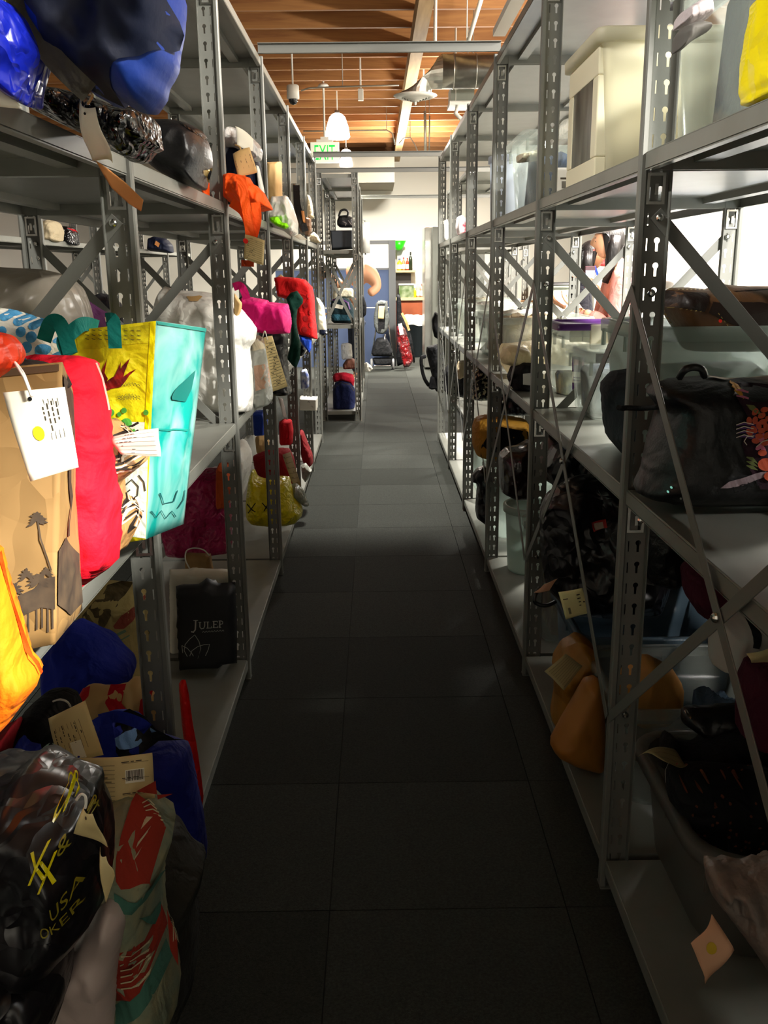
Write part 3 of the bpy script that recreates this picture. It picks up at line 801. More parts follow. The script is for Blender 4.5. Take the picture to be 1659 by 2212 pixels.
# ================================================================== middle left shelf
class Hexa:
    """box-like soft bag from front px corners (TL,TR,BR,BL) at Yf and far side px corners (TR,BR) at Yb"""
    def __init__(s, name, label, cat, f4, Yf, s2, Yb, ms, amp=.008, freq=8, seed=1, n=14, open_top=True, group=None, bulge=.0):
        F4 = [unp(*p, Y=Yf) for p in f4]; B1, B2 = unp(*s2[0], Y=Yb), unp(*s2[1], Y=Yb)
        B0 = F4[0]+(B1-F4[1]); B3 = F4[3]+(B2-F4[2])
        s.c = dict(front=F4, side=[F4[1], B1, B2, F4[2]], back=[B1, B0, B3, B2], left=[B0, F4[0], F4[3], B3], bottom=[F4[3], F4[2], B2, B3])
        if not open_top: s.c['top'] = [B0, B1, F4[1], F4[0]]
        s.px = dict(front=f4, side=[f4[1], s2[0], s2[1], f4[2]])
        s.amp, s.fr, s.seed, s.bulge = amp, freq, seed, bulge
        V, F, fm = [], [], []
        mats = ms if isinstance(ms, (list, tuple)) else [ms]
        for k, nm in enumerate(s.c):
            b0 = len(V)
            for j in range(n+1):
                for i in range(n+1): V.append(s.pos(nm, i/n, j/n))
            for j in range(n):
                for i in range(n):
                    a = b0+j*(n+1)+i; F.append((a, a+n+1, a+n+2, a+1)); fm.append({'front': 0, 'side': 1}.get(nm, 0) % len(mats))
        bm = bmesh.new(); me = mesh(name, V, F, mats, True, fm); bm.from_mesh(me)
        bmesh.ops.remove_doubles(bm, verts=bm.verts, dist=.0008); bmesh.ops.recalc_face_normals(bm, faces=bm.faces)
        vv = [v.co.copy() for v in bm.verts]; ff = [tuple(v.index for v in f.verts) for f in bm.faces]; fm = [f.material_index for f in bm.faces]
        bm.free(); bpy.data.meshes.remove(me)
        s.ob = mk(name, vv, ff, mats, None, True, fm); tagp(s.ob, label, cat, group)
    def pos(s, nm, a, b, off=0):
        c = s.c[nm]; p = c[0].lerp(c[1], a).lerp(c[3].lerp(c[2], a), b)
        n = (c[1]-c[0]).cross(c[3]-c[0]).normalized()
        if nm == 'front' and n.y > 0 or nm == 'side' and n.x < 0: n = -n
        e = min(a, 1-a, b, 1-b)*4; e = min(1, e)
        h = s.amp*(ridge((p.x+p.y, p.z), s.fr, s.seed)-.5+rnd((p.x+p.y, p.z), s.fr*.4, s.seed))*e + s.bulge*math.sin(a*math.pi)*math.sin(b*math.pi)
        return p+n*(h+off)
    def st(s, nm, q):
        c = s.px[nm]; a = b = .5
        for _ in range(12):
            P = lambda a, b: np.array([(c[0][k]*(1-a)+c[1][k]*a)*(1-b)+(c[3][k]*(1-a)+c[2][k]*a)*b for k in (0, 1)])
            e = P(a, b)-np.array(q); J = np.array([(P(a+1e-4, b)-P(a, b))/1e-4, (P(a, b+1e-4)-P(a, b))/1e-4]).T
            d = np.linalg.lstsq(J, -e, rcond=None)[0]; a += d[0]; b += d[1]
        return (min(.999, max(.001, a)), min(.999, max(.001, b)))
    def many(s, name, nm, polys, m, off=.0015, res=.06):
        if 1 < len(polys) <= 14:
            for q in polys: s.many(name, nm, [q], m, off, res)
            return
        V, F = [], []
        for px in polys:
            P, f = fill([s.st(nm, q) for q in px], res); b = len(V)
            V += [s.pos(nm, p[0], p[1], off) for p in P]; F += [tuple(b+i for i in q) for q in f]
        o = mk(name, V, F, m, s.ob, smooth=True)
        if len(polys) > 14: o['kind'] = 'stuff'
        return o

# large dusty plastic bag behind
bag('plastic_sack', 'large dusty translucent sack behind the totes at the left edge', 'bag', [(-40, 575), (60, 580), (95, 582), (135, 595), (160, 620), (175, 655), (190, 710), (150, 800), (-40, 800)], 2.3, .4, M_GPL, crump=.012, freq=5, seed=2)
bag('fabric_bag', 'plum purple bag behind the grey sack', 'bag', [(165, 640), (200, 665), (230, 680), (250, 700), (250, 780), (180, 780), (170, 700)], 2.5, .25, M_PLUM, crump=.01)
# polka dot tote
M_DOTB = FB('pale_printed_fabric', '#e3dccb', col2='#f2efe6', scale=12)
t = bag('tote_bag', 'pale tote printed with blue dots at the left, mid shelf', 'bag', [(-60, 655), (20, 668), (90, 690), (135, 700), (150, 740), (145, 800), (100, 900), (-60, 900)], 1.78, .2, M_DOTB, crump=.008, freq=6, seed=3, edge=.04)
t.many('blue_dots', [oval(x, y, r, r*1.05, 12) for x, y, r in ((8, 680, 13), (38, 690, 14), (70, 699, 13), (45, 717, 11), (68, 728, 12), (28, 738, 10), (58, 750, 12), (88, 757, 13), (108, 738, 9), (5, 715, 10), (20, 770, 12), (110, 775, 11), (102, 712, 9), (50, 780, 9))], FB('blue_print', '#3f8ec4', col2='#5aa6d6', scale=30))
# yellow and teal tote
M_TOTEY = FB('yellow_print_fabric', '#f0e41c', rough=.5, col2='#e0cf10', scale=8)
M_TOTET = mat('teal_watercolour_print', '#0aa096', .4, col2='#c9f2ea', scale=5.5, contrast=(.42, .78), distort=.8, detail=7, bump=('noise', 9, .2))
t = Hexa('shopping_tote', 'large shopping tote, yellow front with a red swallow and teal painted side', 'bag', [(150, 715), (337, 693), (315, 1165), (170, 1190)], 1.62, [(445, 709), (397, 1132)], 1.9, [M_TOTEY, M_TOTET], amp=.012, freq=7, seed=6, n=18)
M_PW = FB('pale_mint_print', '#e6efe0', rough=.5)
t.many('mint_lower_panel', 'front', [[(232, 905), (322, 905), (315, 1163), (232, 1150)]], M_PW, .001)
t.many('bright_edge_band', 'front', [[(325, 694), (336, 693), (321, 920), (312, 920)]], FB('lemon_edge', '#fff200', rough=.5), .0014)
t.many('olive_writing_band', 'front', [[(165, 724), (322, 700), (321, 738), (230, 745), (215, 752), (168, 752)]], FB('olive_print', '#b5a80c', col2='#e8dc1a', scale=40), .0012)  # mottled olive and yellow band along the top of the front
RDB = FB('swallow_red', '#9c1710', col2='#4a0f10', scale=60)
t.many('swallow', 'front', [[(222, 836), (230, 822), (240, 812), (250, 806), (258, 790), (263, 776), (262, 795), (267, 785), (282, 770), (270, 800), (268, 808), (282, 798), (296, 792), (280, 806), (272, 818), (262, 830), (245, 832), (232, 838)],
                            [(220, 812), (222, 795), (233, 770), (228, 800), (236, 812), (232, 822), (224, 820)]], RDB, .003, .04)
t.many('green_dots', 'front', [oval(x, y, r, r) for x, y, r in ((240, 884, 8), (258, 888, 5), (268, 880, 6), (273, 908, 12), (247, 905, 10), (316, 884, 6), (285, 925, 8))], FB('green_print', '#5cb848', rough=.5), .0035)
g = t.many('faint_script', 'front', [stroke([(255+i*7, y+3*math.sin(i)), (258+i*7, y-4+3*math.cos(i)), (261+i*7, y+2)], 1.1) for y in (826, 850, 855) for i in range(7)]+[stroke([(185+i*14, y), (193+i*14, y+2)], 1.2) for y in (712, 722, 730) for i in range(9)], INK, .003)
t.many('swirl_drawing', 'front', [stroke([(268, 1045), (285, 1030), (300, 1045), (298, 1065), (280, 1075), (270, 1062), (282, 1052)], 3), stroke([(255, 1080), (280, 1090), (312, 1100)], 3), stroke([(300, 1020), (312, 1035), (315, 1055)], 3)], INK, .003)
t.many('swirl_drawing', 'side', [stroke([(335, 1060), (345, 1085), (365, 1080), (372, 1055)], 2.5), stroke([(322, 1100), (330, 1115), (340, 1100), (350, 1118), (362, 1102), (372, 1115)], 2.5), stroke([(375, 1095), (388, 1075), (392, 1055)], 2.5)], mat('teal_ink', '#0a5a5a', .5), .003)
t.many('deep_teal_fold', 'side', [[(368, 852), (415, 795), (405, 835), (395, 862), (372, 858)]], mat('deep_teal_print', '#067068', .5), .003)
t.many('seam_band', 'side', [[(338, 694), (444, 710), (443, 716), (338, 700)], [(314, 920), (398, 920), (398, 924), (314, 924)]], mat('teal_seam', '#0d8c80', .6), .002)
ribbon('handle', [(230, 690, 1.6), (244, 692, 1.58), (247, 720, 1.58), (249, 752, 1.585)], .022, M_TEAL, t.ob)
ribbon('handle', [(210, 706, 1.66), (180, 700, 1.6), (150, 722, 1.57), (138, 740, 1.56), (150, 768, 1.55)], .024, M_TEAL, t.ob)
ribbon('handle', [(95, 735, 1.6), (108, 700, 1.57), (125, 695, 1.56), (140, 722, 1.56), (152, 764, 1.55)], .024, M_TEAL, t.ob)
ribbon('care_label', [(234, 684, 1.6), (236, 694, 1.6)], .012, M_TAGW, t.ob)
# plaid bag + tag
M_PLAID = FB('tan_plaid_fabric', '#b98a54', rough=.6)
t = bag('plaid_bag', 'tan checked bag squeezed between the red bag and the yellow tote', 'bag', [(225, 900), (250, 915), (280, 940), (300, 985), (322, 990), (300, 1010), (262, 1040), (262, 1075), (285, 1090), (300, 1125), (292, 1150), (272, 1185), (258, 1175), (235, 1200), (220, 1100)], 1.52, .16, M_PLAID, crump=.014, freq=10, seed=7)
for nm, cc, ww, of in (('black_check', '#2a2019', 5, .002), ('cream_check', '#efe6cf', 3.4, .003)):
    P = []
    for y, yy in ((918, 0), (935, 4), (978, 0), (992, 3), (1008, -4), (1098, 0), (1112, 2), (1128, 3)):
        y = y+(6 if cc[1] == 'e' else 0)
        P.append(stroke([(236, y+12), (262, y+8+yy), (286, y+2), (300, y-6)], ww) if y < 1030 else stroke([(246, y+6), (268, y+2), (290, y+8)], ww))
    for x in (252, 274):
        x = x+(5 if cc[1] == 'e' else 0); P += [stroke([(x-8, 925), (x, 960), (x+4, 1000)], ww*.8), stroke([(x-4, 1085), (x, 1120), (x-2, 1160)], ww*.8)]
    t.many(nm, P, FB(nm, cc), of)
s = Sheet('claim_tag', 'white slip with fine lines tucked in the tan checked bag', [(237, 945, 1.44), (342, 925, 1.44), (343, 984, 1.43), (262, 982, 1.43)], M_TAGW, bend=.008); form(s, 9, rows=6)
# red bag
t = bag('red_bag', 'upright red non-woven bag behind the palm tree paper bag', 'bag', [(52, 770), (75, 765), (120, 767), (170, 768), (205, 777), (222, 820), (233, 870), (240, 950), (250, 1030), (262, 1080), (262, 1150), (258, 1205), (235, 1228), (178, 1268), (170, 1230), (140, 1100), (130, 900), (110, 830)], 1.42, .14, M_RED, crump=.008, freq=7, seed=11, edge=.035, smooth=0, res=30)
t.many('white_piping', [stroke([(210, 783), (223, 815), (234, 862), (238, 885)], 4)], M_TAGW, .004)
# palm paper bag
M_INKP = mat('sepia_print', '#3b2f24', .75, col2='#574633', scale=30)
t = Hexa('paper_bag', 'brown paper bag printed with palm trees, white tag on its front', 'bag', [(-70, 800), (135, 782), (118, 1392), (-60, 1425)], 1.18, [(158, 845), (178, 1318)], 1.36, [M_KRAFT, M_KRAFT], amp=.009, freq=7, seed=14, n=16)
def frond(cx, cy, r, n, sd):
    g = random.Random(sd); P = []
    for i in range(n):
        a = math.pi*(i/(n-1))*1.25-math.pi*.12; l = r*g.uniform(.75, 1.1); x, y = math.cos(a)*l, -math.sin(a)*l*.85+abs(math.cos(a))*l*.35
        P.append(stroke([(cx, cy), (cx+x*.55, cy+y*.75-r*.08), (cx+x, cy+y)], [r*.2, r*.3, r*.06]))
    return P
P = frond(83, 1108, 22, 11, 1)+[stroke([(84, 1108), (92, 1150), (104, 1195), (112, 1222)], 3.5)]
P += frond(60, 1232, 20, 9, 2)+frond(100, 1228, 18, 9, 3)+frond(85, 1246, 26, 10, 4)+frond(35, 1262, 20, 8, 5)
t.many('palm_print', 'front', P, M_INKP, .002)
t.many('skyline_print', 'front', [[(28, 1310), (45, 1275), (75, 1262), (95, 1240), (120, 1235), (122, 1310), (90, 1305), (60, 1318), (40, 1335)]]+[stroke([(x, 1290), (x+1, 1350+(x % 7)*2)], 4) for x in (50, 62, 80, 92, 104, 114)], M_INKP, .0018)
t.many('palm_print', 'side', [[(122, 1180), (140, 1150), (160, 1190), (172, 1245), (176, 1300), (150, 1330), (122, 1300)], stroke([(135, 900), (140, 1000), (146, 1150)], 4), [(133, 800), (155, 850), (158, 960), (146, 1000), (140, 900)]], M_INKP, .002)
t.many('folded_rim', 'front', [[(-60, 803), (128, 786), (128, 800), (-60, 818)]], mat('dark_paper', '#5b422a', .8), .002)
bag('wool_lining', 'dark cloth bulging out of the paper bag top', 'cloth', [(25, 790), (50, 776), (90, 782), (130, 800), (152, 838), (120, 842), (60, 825), (30, 808)], 1.24, .07, FB('dark_wool', '#2c211c'), crump=.01)
s = Sheet('claim_tag', 'big white tag with a yellow dot on the palm tree bag', [(6, 848, 1.06), (140, 836, 1.07), (168, 1010, 1.06), (66, 1040, 1.05)], M_TAGW, bend=.004, n=10)
s.dot(.42, .1, .035, .025, M_BLACK, 'eyelet'); s.dot(.42, .5, .1, .085, YD)
form(s, 12, True, rows=4, x0=.12, x1=.6, y0=.62, y1=.85)
cord('tag_string', [(30, 780, 1.1), (42, 800, 1.07), (50, 812, 1.06), (56, 825, 1.055), (68, 856, 1.05)], M_STRING, .0016, s.ob)
cord('tag_string', [(34, 784, 1.1), (50, 805, 1.065), (60, 830, 1.055), (70, 857, 1.05)], M_STRING, .0016, s.ob)
bag('tissue', 'glowing orange-red plastic knot at the left edge above the palm bag', 'plastic knot', [(-30, 715), (10, 725), (28, 745), (38, 775), (30, 795), (12, 796), (0, 812), (-30, 830)], 1.1, .1, PL('orange_red_film', '#ff4a22', rough=.4, tr=.1), crump=.01, freq=16)
# orange felt bag near
t = bag('felt_bag', 'vivid orange felt bag hanging at the near left edge', 'bag', [(-60, 1160), (-5, 1190), (12, 1250), (30, 1310), (45, 1365), (56, 1405), (60, 1425), (75, 1440), (86, 1462), (80, 1480), (50, 1520), (20, 1560), (-5, 1588), (-60, 1620)], .98, .09, M_ORANGE2, crump=.006, freq=8, seed=15, edge=.02, smooth=0)
t.many('seam', [stroke([(-4, 1195), (22, 1280), (40, 1345), (55, 1405), (60, 1428), (74, 1442), (84, 1462)], 2.5)], FB('orange_seam', '#d94c08'), .003)
# white plastic bag with paper inside
t = bag('plastic_bag', 'large full white plastic bag behind the second brace, mid left shelf', 'bag', [(333, 680), (342, 635), (355, 617), (375, 625), (400, 628), (440, 630), (470, 635), (500, 650), (525, 670), (545, 695), (556, 710), (552, 735), (540, 750), (545, 800), (548, 850), (546, 880), (540, 890), (512, 892), (480, 892), (440, 885), (400, 878), (380, 850), (360, 800), (345, 740)], 3.5, .36, M_WPL, crump=.016, freq=6, seed=16, res=34)
t.many('paper_contents', [[(403, 640), (415, 640), (432, 638), (438, 640), (428, 650), (410, 650)]], M_KRAFTL, .004)
bag('cardboard_tube', 'tan paper roll sticking up by the first left post', 'paper roll', [(506, 632), (512, 640), (523, 655), (521, 672), (512, 690), (506, 680)], 3.42, .05, M_KRAFTL, crump=.003)
# magenta bag
t = bag('tote_bag', 'magenta non-woven tote leaning out over the mid left shelf', 'bag', [(517, 650), (526, 640), (545, 642), (578, 648), (580, 652), (600, 654), (622, 656), (628, 680), (630, 700), (626, 720), (590, 722), (555, 718), (520, 700), (515, 670)], 3.9, .24, M_MAG, crump=.012, freq=7, seed=17, smooth=0, edge=.03)
ribbon('handle', [(505, 620, 3.7), (518, 617, 3.65), (527, 628, 3.65), (533, 645, 3.68)], .03, M_MAG, t.ob)
t = bag('dark_bag', 'glossy dark navy bag under the magenta tote', 'bag', [(560, 705), (590, 705), (620, 702), (622, 730), (620, 770), (624, 800), (628, 835), (632, 850), (610, 855), (575, 850), (560, 800)], 4.25, .24, mat('dark_navy_gloss', '#15161f', .35, bump=('crinkle', 12, .3)), crump=.012, freq=9, smooth=0, edge=.03)
t = bag('plastic_bag', 'pale see-through plastic bag with a cream tag beside the white bag', 'bag', [(545, 730), (560, 725), (575, 735), (583, 750), (585, 790), (588, 835), (590, 860), (580, 875), (560, 880), (547, 875), (545, 800)], 3.85, .2, M_WPL2, crump=.014, freq=10, seed=18)
t.many('cream_cloth', [[(543, 728), (560, 724), (578, 735), (582, 748), (560, 755), (545, 757)]], M_CREAM, .003); t.many('pink_contents', [[(548, 790), (580, 785), (582, 835), (552, 845)]], FB('dusty_pink', '#c9a58f'), .002)
s = Sheet('claim_tag', 'long cream tag with typed lines hanging past the second left post', [(570, 729, 3.7), (588, 725, 3.7), (621, 834, 3.66), (590, 846, 3.66)], M_TAG, bend=.006); form(s, 14, rows=16, words=True); cord('tag_string', [(578, 735, 3.69), (572, 715, 3.7), (566, 735, 3.78)], M_STRING, .002, s.ob)
t = bag('green_bag', 'dark green cloth bag twisted upright beside the red bag', 'bag', [(618, 645), (628, 632), (642, 628), (655, 645), (654, 655), (643, 668), (640, 690), (643, 715), (650, 745), (648, 775), (640, 795), (632, 790), (620, 775), (628, 740), (630, 700), (628, 675)], 4.4, .07, M_GREEN, crump=.014, freq=12, smooth=0, edge=.02)
t = bag('red_bag', 'tall red bag with ring pattern on the mid left shelf', 'bag', [(592, 600), (605, 597), (640, 600), (660, 604), (675, 620), (679, 640), (681, 680), (685, 715), (686, 733), (665, 730), (645, 722), (640, 700), (642, 665), (630, 650), (600, 640)], 5.1, .2, FB('bright_red_felt', '#e01a1c'), crump=.006, freq=8, edge=.025, smooth=0)
t.many('ring_pattern', [stroke(oval(x, y, 5, 6, 10)+[(x+5, y)], 1) for x, y in ((660, 660), (660, 688), (672, 675), (672, 702), (658, 712), (650, 645), (668, 640))], mat('deep_red', '#b81014', .8), .002)
bag('yellow_card', 'cream card standing on the red bag', 'card', [(597, 600), (606, 592), (616, 600), (612, 604), (600, 604)], 5.3, .01, M_TAG, crump=0)
bag('blue_cloth', 'bright blue cloth hanging under the red bag', 'cloth', [(645, 722), (655, 724), (668, 722), (674, 730), (672, 755), (668, 763), (658, 750), (648, 735)], 5.05, .08, FB('bright_blue', '#2a56d8'), crump=.012)
bag('striped_bag', 'dark striped bag below the blue cloth', 'bag', [(643, 738), (655, 742), (662, 755), (655, 768), (645, 770)], 5.15, .12, M_BLACK, crump=.005)
t = bag('patterned_bag', 'cream patterned bag with dark base at the end of the mid left shelf', 'bag', [(683, 642), (690, 645), (700, 660), (704, 690), (706, 712), (708, 722), (698, 727), (690, 722), (686, 700)], 7.25, .14, M_CREAM, crump=.004)
t.many('dark_base', [[(690, 712), (706, 711), (708, 722), (698, 727), (690, 722)]], M_NAVY, .003)

# ================================================================== bottom left shelf
bag('plastic_bag', 'big magenta plastic bag lying at the back of the bottom left shelf', 'bag', [(352, 1045), (380, 1020), (420, 1015), (460, 1010), (485, 1010), (500, 1040), (502, 1190), (460, 1196), (400, 1200), (362, 1198), (350, 1150)], 4.28, .3, M_PINK, crump=.02, freq=6, seed=22)
t = bag('gift_bag', 'small kraft gift bag with twine handle behind the dark gift bag', 'bag', [(400, 1195), (455, 1198), (460, 1230), (440, 1262), (402, 1262)], 3.95, .1, M_KRAFT, crump=.004, edge=.02, smooth=0)
cord('handle', [(412, 1232, 3.88), (401, 1210, 3.86), (403, 1190, 3.86), (420, 1184, 3.86), (440, 1188, 3.86), (452, 1200, 3.88)], M_STRING, .003, t.ob)
t = bag('paper_bag', 'white paper bag standing behind the dark gift bag', 'bag', [(366, 1230), (420, 1228), (500, 1232), (505, 1300), (500, 1416), (368, 1416)], 3.36, .1, mat('white_paper', '#e4e0d0', .7, bump=('crinkle', 8, .2)), crump=.006, edge=.03, smooth=0)
bag('plastic_bag', 'white plastic bag behind the second left post, bottom shelf', 'bag', [(515, 950), (530, 958), (541, 980), (543, 1000), (537, 1030), (530, 1060), (510, 1090), (495, 1060), (500, 980)], 4.2, .3, M_WPL, crump=.012, freq=7)
bag('shopping_bag', 'orange and white shopping bag behind the first long post, bottom shelf', 'bag', [(470, 1000), (495, 1005), (498, 1050), (496, 1090), (470, 1095)], 4.0, .2, FB('dull_orange', '#c2501c'), crump=.006)
# JULEP gift bag
M_JB = mat('matt_black_card', '#17181c', .6, bump=('noise', 20, .05))
t = bag('gift_bag', 'black paper gift bag with white serif lettering and a lotus line drawing', 'bag', [(380, 1266), (428, 1262), (437, 1256), (447, 1248), (460, 1256), (470, 1260), (508, 1257), (512, 1330), (511, 1410), (450, 1416), (386, 1423), (383, 1350)], 3.15, .11, M_JB, crump=.002, edge=.012, smooth=0, res=20)
WL = mat('faded_white_print', '#b9b7b0', .6)
def glyph(strokes): return [stroke(q, w) for q, w in strokes]
x0, y0 = 422, 1363
J = glyph([([(432, 1340), (431.5, 1352), (431, 1360), (427, 1365), (422, 1364)], 3), ([(427, 1340), (437, 1339.6)], 1.6)])
Ul = glyph([([(441, 1344), (441, 1354), (444, 1358), (449, 1357), (451.5, 1352), (451.5, 1343)], 2), ([(438, 1344), (444, 1344)], 1.3), ([(449, 1343), (454, 1343)], 1.3)])
Ll = glyph([([(458, 1343), (458, 1356)], 2.3), ([(455, 1343), (461, 1343)], 1.3), ([(455, 1356.5), (466, 1356)], 1.6), ([(466, 1356), (466.5, 1352.5)], 1.3)])
El = glyph([([(471, 1342), (471, 1355)], 2.3), ([(468.5, 1342), (479, 1341.6)], 1.5), ([(471, 1348.5), (477, 1348.3)], 1.3), ([(468.5, 1355.6), (479.5, 1355)], 1.5), ([(479, 1341.6), (479.3, 1344.5)], 1.2), ([(479.5, 1355), (480, 1351.5)], 1.2)])
Pl = glyph([([(484, 1341), (484, 1354.6)], 2.3), ([(481.5, 1341), (487, 1340.8), (490.5, 1343), (490, 1347), (484.5, 1348.6)], 1.6), ([(481.5, 1355), (487, 1354.8)], 1.3)])
for g in (J, Ul, Ll, El, Pl): t.many('letter', [[(x-9, y) for x, y in q] for q in g], WL, .002)
t.many('small_script', [stroke([(437+i*6, 1366-i*.4), (440+i*6, 1363-i*.4), (442+i*6, 1366-i*.4)], .9) for i in range(8)], WL, .002)
t.many('lotus_drawing', [stroke(q, 1.3) for q in ([(405, 1418), (398, 1405), (400, 1392), (410, 1380), (421, 1371), (430, 1385), (434, 1400), (430, 1418)], [(393, 1394), (405, 1400), (414, 1410), (418, 1417)], [(395, 1410), (394, 1402), (393, 1394)], [(410, 1417), (415, 1405), (428, 1396), (442, 1392), (453, 1391), (450, 1403), (444, 1416)])], WL, .002)
# graphic beige tote
t = bag('tote_bag', 'beige printed tote with faded red and green drawings beneath the long post', 'bag', [(172, 1320), (200, 1270), (225, 1262), (255, 1268), (300, 1272), (315, 1290), (322, 1400), (325, 1480), (320, 1520), (280, 1500), (230, 1440), (190, 1400)], 3.0, .3, FB('printed_cotton', '#b9a468', col2='#a38f58', scale=10), crump=.02, freq=7, seed=24)
t.many('red_print', [[(245, 1352), (262, 1330), (290, 1316), (293, 1322), (285, 1345), (268, 1358), (248, 1358)]], FB('faded_red', '#8c4030'), .002)
t.many('green_print', [stroke([(235, 1388), (255, 1370), (272, 1362)], 6), stroke([(240, 1396), (262, 1382), (280, 1372)], 3)], FB('faded_green', '#6c8468'), .002)
t.many('ink_drawing', [stroke(q, 1.6) for q in ([(245, 1410), (258, 1394), (270, 1396), (262, 1412), (252, 1420)], [(285, 1330), (300, 1318), (308, 1330), (300, 1345)], [(300, 1370), (298, 1398), (314, 1396), (312, 1370), (300, 1370)], [(300, 1402), (300, 1432), (318, 1430)], [(303, 1410), (316, 1408), (316, 1424), (304, 1426), (303, 1410)])], INK, .0025)
t.many('dark_patch', [[(178, 1330), (210, 1290), (240, 1282), (262, 1290), (240, 1330), (215, 1372), (190, 1385)]], FB('umber_print', '#4a3d24', col2='#6a5a38', scale=30), .0015)
# blue bag
t = bag('fabric_bag', 'plump royal blue bag below the printed tote', 'bag', [(100, 1430), (105, 1390), (130, 1362), (160, 1345), (190, 1358), (225, 1376), (240, 1385), (262, 1408), (284, 1428), (290, 1450), (284, 1470), (270, 1485), (240, 1496), (190, 1510), (155, 1518), (120, 1520), (105, 1480)], 2.5, .28, FB('royal_blue_fabric', '#1c2c9e'), crump=.014, freq=8, seed=26)
# red brown paper bag
t = bag('paper_bag', 'kraft and red paper bag with curled top under the blue bag', 'bag', [(160, 1520), (180, 1486), (220, 1488), (245, 1485), (270, 1480), (285, 1466), (305, 1468), (322, 1480), (345, 1500), (345, 1560), (330, 1590), (240, 1600), (190, 1590), (165, 1560)], 2.14, .14, M_KRAFTL, crump=.014, freq=9, seed=27)
t.many('red_print', [[(160, 1522), (180, 1486), (182, 1500), (180, 1520), (165, 1530)], [(228, 1495), (240, 1490), (262, 1494), (266, 1500), (262, 1520), (280, 1540), (300, 1545), (302, 1515), (322, 1492), (325, 1550), (262, 1548), (240, 1540), (226, 1520)]], M_RED2, .003)
# dark round thing, blue cloth, dark red thing
bag('dark_bundle', 'black bundle above the manila tags at the left', 'bundle', [(40, 1600), (50, 1540), (80, 1515), (120, 1510), (150, 1525), (165, 1560), (160, 1600), (120, 1640), (70, 1640)], 1.55, .2, M_BLACK, crump=.01, freq=8)
cord('drawstring', [(115, 1515, 1.46), (130, 1511, 1.44), (145, 1516, 1.44), (152, 1526, 1.45)], M_STRING, .0018, None, 'white drawstring arching over the black bundle', 'string')
bag('blue_cloth', 'royal blue cloth corner left of the teal paper roll', 'cloth', [(32, 1660), (35, 1610), (42, 1594), (48, 1620), (78, 1624), (84, 1650), (70, 1670)], 1.4, .08, FB('royal_blue_cloth', '#1a2a96'), crump=.008)
bag('red_cloth', 'dark red bag in shadow at the left edge, bottom shelf', 'bag', [(-60, 1560), (-10, 1590), (20, 1570), (32, 1560), (34, 1640), (30, 1670), (-60, 1680)], 1.45, .15, M_REDD, crump=.01)
t = bag('paper_roll', 'pale teal paper curled open beside the manila tags', 'paper', [(75, 1660), (78, 1630), (92, 1618), (110, 1624), (148, 1638), (150, 1655), (125, 1662), (118, 1672), (96, 1680)], 1.35, .07, mat('mint_paper', '#9cc4b0', .6), crump=.008)
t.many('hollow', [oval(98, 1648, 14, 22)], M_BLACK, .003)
# blue tote with contents
t = bag('tote_bag', 'open royal blue tote filled with dark clothes beside the red folder', 'bag', [(205, 1560), (230, 1545), (255, 1545), (290, 1550), (320, 1580), (335, 1600), (375, 1610), (405, 1620), (412, 1640), (425, 1700), (440, 1780), (448, 1850), (430, 1860), (380, 1840), (330, 1800), (260, 1760), (220, 1700), (205, 1640)], 1.86, .2, FB('deep_blue_nonwoven', '#15207e'), crump=.01, freq=6, seed=28, edge=.06)
t.many('dark_contents', [[(235, 1575), (262, 1562), (300, 1572), (325, 1598), (370, 1612), (392, 1625), (370, 1645), (320, 1650), (262, 1640), (242, 1610)]], M_BLACK, .004)
t.many('light_blue_cloth', [[(240, 1600), (262, 1598), (300, 1612), (318, 1622), (290, 1628), (258, 1618)]], FB('powder_blue', '#6f95c4'), .006)
ribbon('handle', [(205, 1568, 1.74), (225, 1560, 1.72), (232, 1590, 1.7), (236, 1620, 1.69), (232, 1645, 1.69)], .026, FB('royal_blue_cloth', '#1a2a96'), t.ob)
ribbon('handle', [(215, 1555, 1.76), (255, 1548, 1.74), (300, 1562, 1.74), (318, 1575, 1.76)], .024, FB('royal_blue_cloth', '#1a2a96'), t.ob)
bag('red_folder', 'thin red folder standing upright by the first long post', 'folder', [(386, 1478), (392, 1468), (401, 1468), (408, 1500), (416, 1560), (425, 1610), (434, 1670), (440, 1720), (437, 1745), (430, 1775), (420, 1760), (405, 1660), (392, 1560)], 2.14, .022, FB('glossy_red_card', '#d4120c', rough=.5), crump=.0, edge=.01)
# tags
s = Sheet('claim_tag', 'tilted manila tag with a barcode above the long folded manila tag', [(104, 1552, 1.28), (184, 1513, 1.29), (222, 1632, 1.27), (130, 1652, 1.26)], M_TAG, bend=.003, n=10)
form(s, 21, True, rows=7, x0=.25, x1=.8, y0=.12, y1=.72); s.marks([(.36, .62, .62, .97)], M_TAGW, 'sticker', .0006); barcode(s, .4, .66, .58, .96, True); s.dot(.45, .93, .03, .02, FB('royal_blue_cloth', '#1a2a96'))
s = Sheet('claim_tag', 'long folded manila tag with ruled lines, a barcode and a red dot', [(128, 1638, 1.2), (328, 1624, 1.24), (334, 1722, 1.22), (124, 1736, 1.18)], M_TAG, bend=.002, n=14, fold=.62)
form(s, 22, rows=9, x0=.1, x1=.58, y0=.18, y1=.95); form(s, 23, rows=3, x0=.66, x1=.95, y0=.15, y1=.85); s.marks([(.69, .3, .9, .6)], M_TAGW, 'sticker', .0006); barcode(s, .7, .32, .89, .55); s.dot(.37, .82, .05, .12, RD)
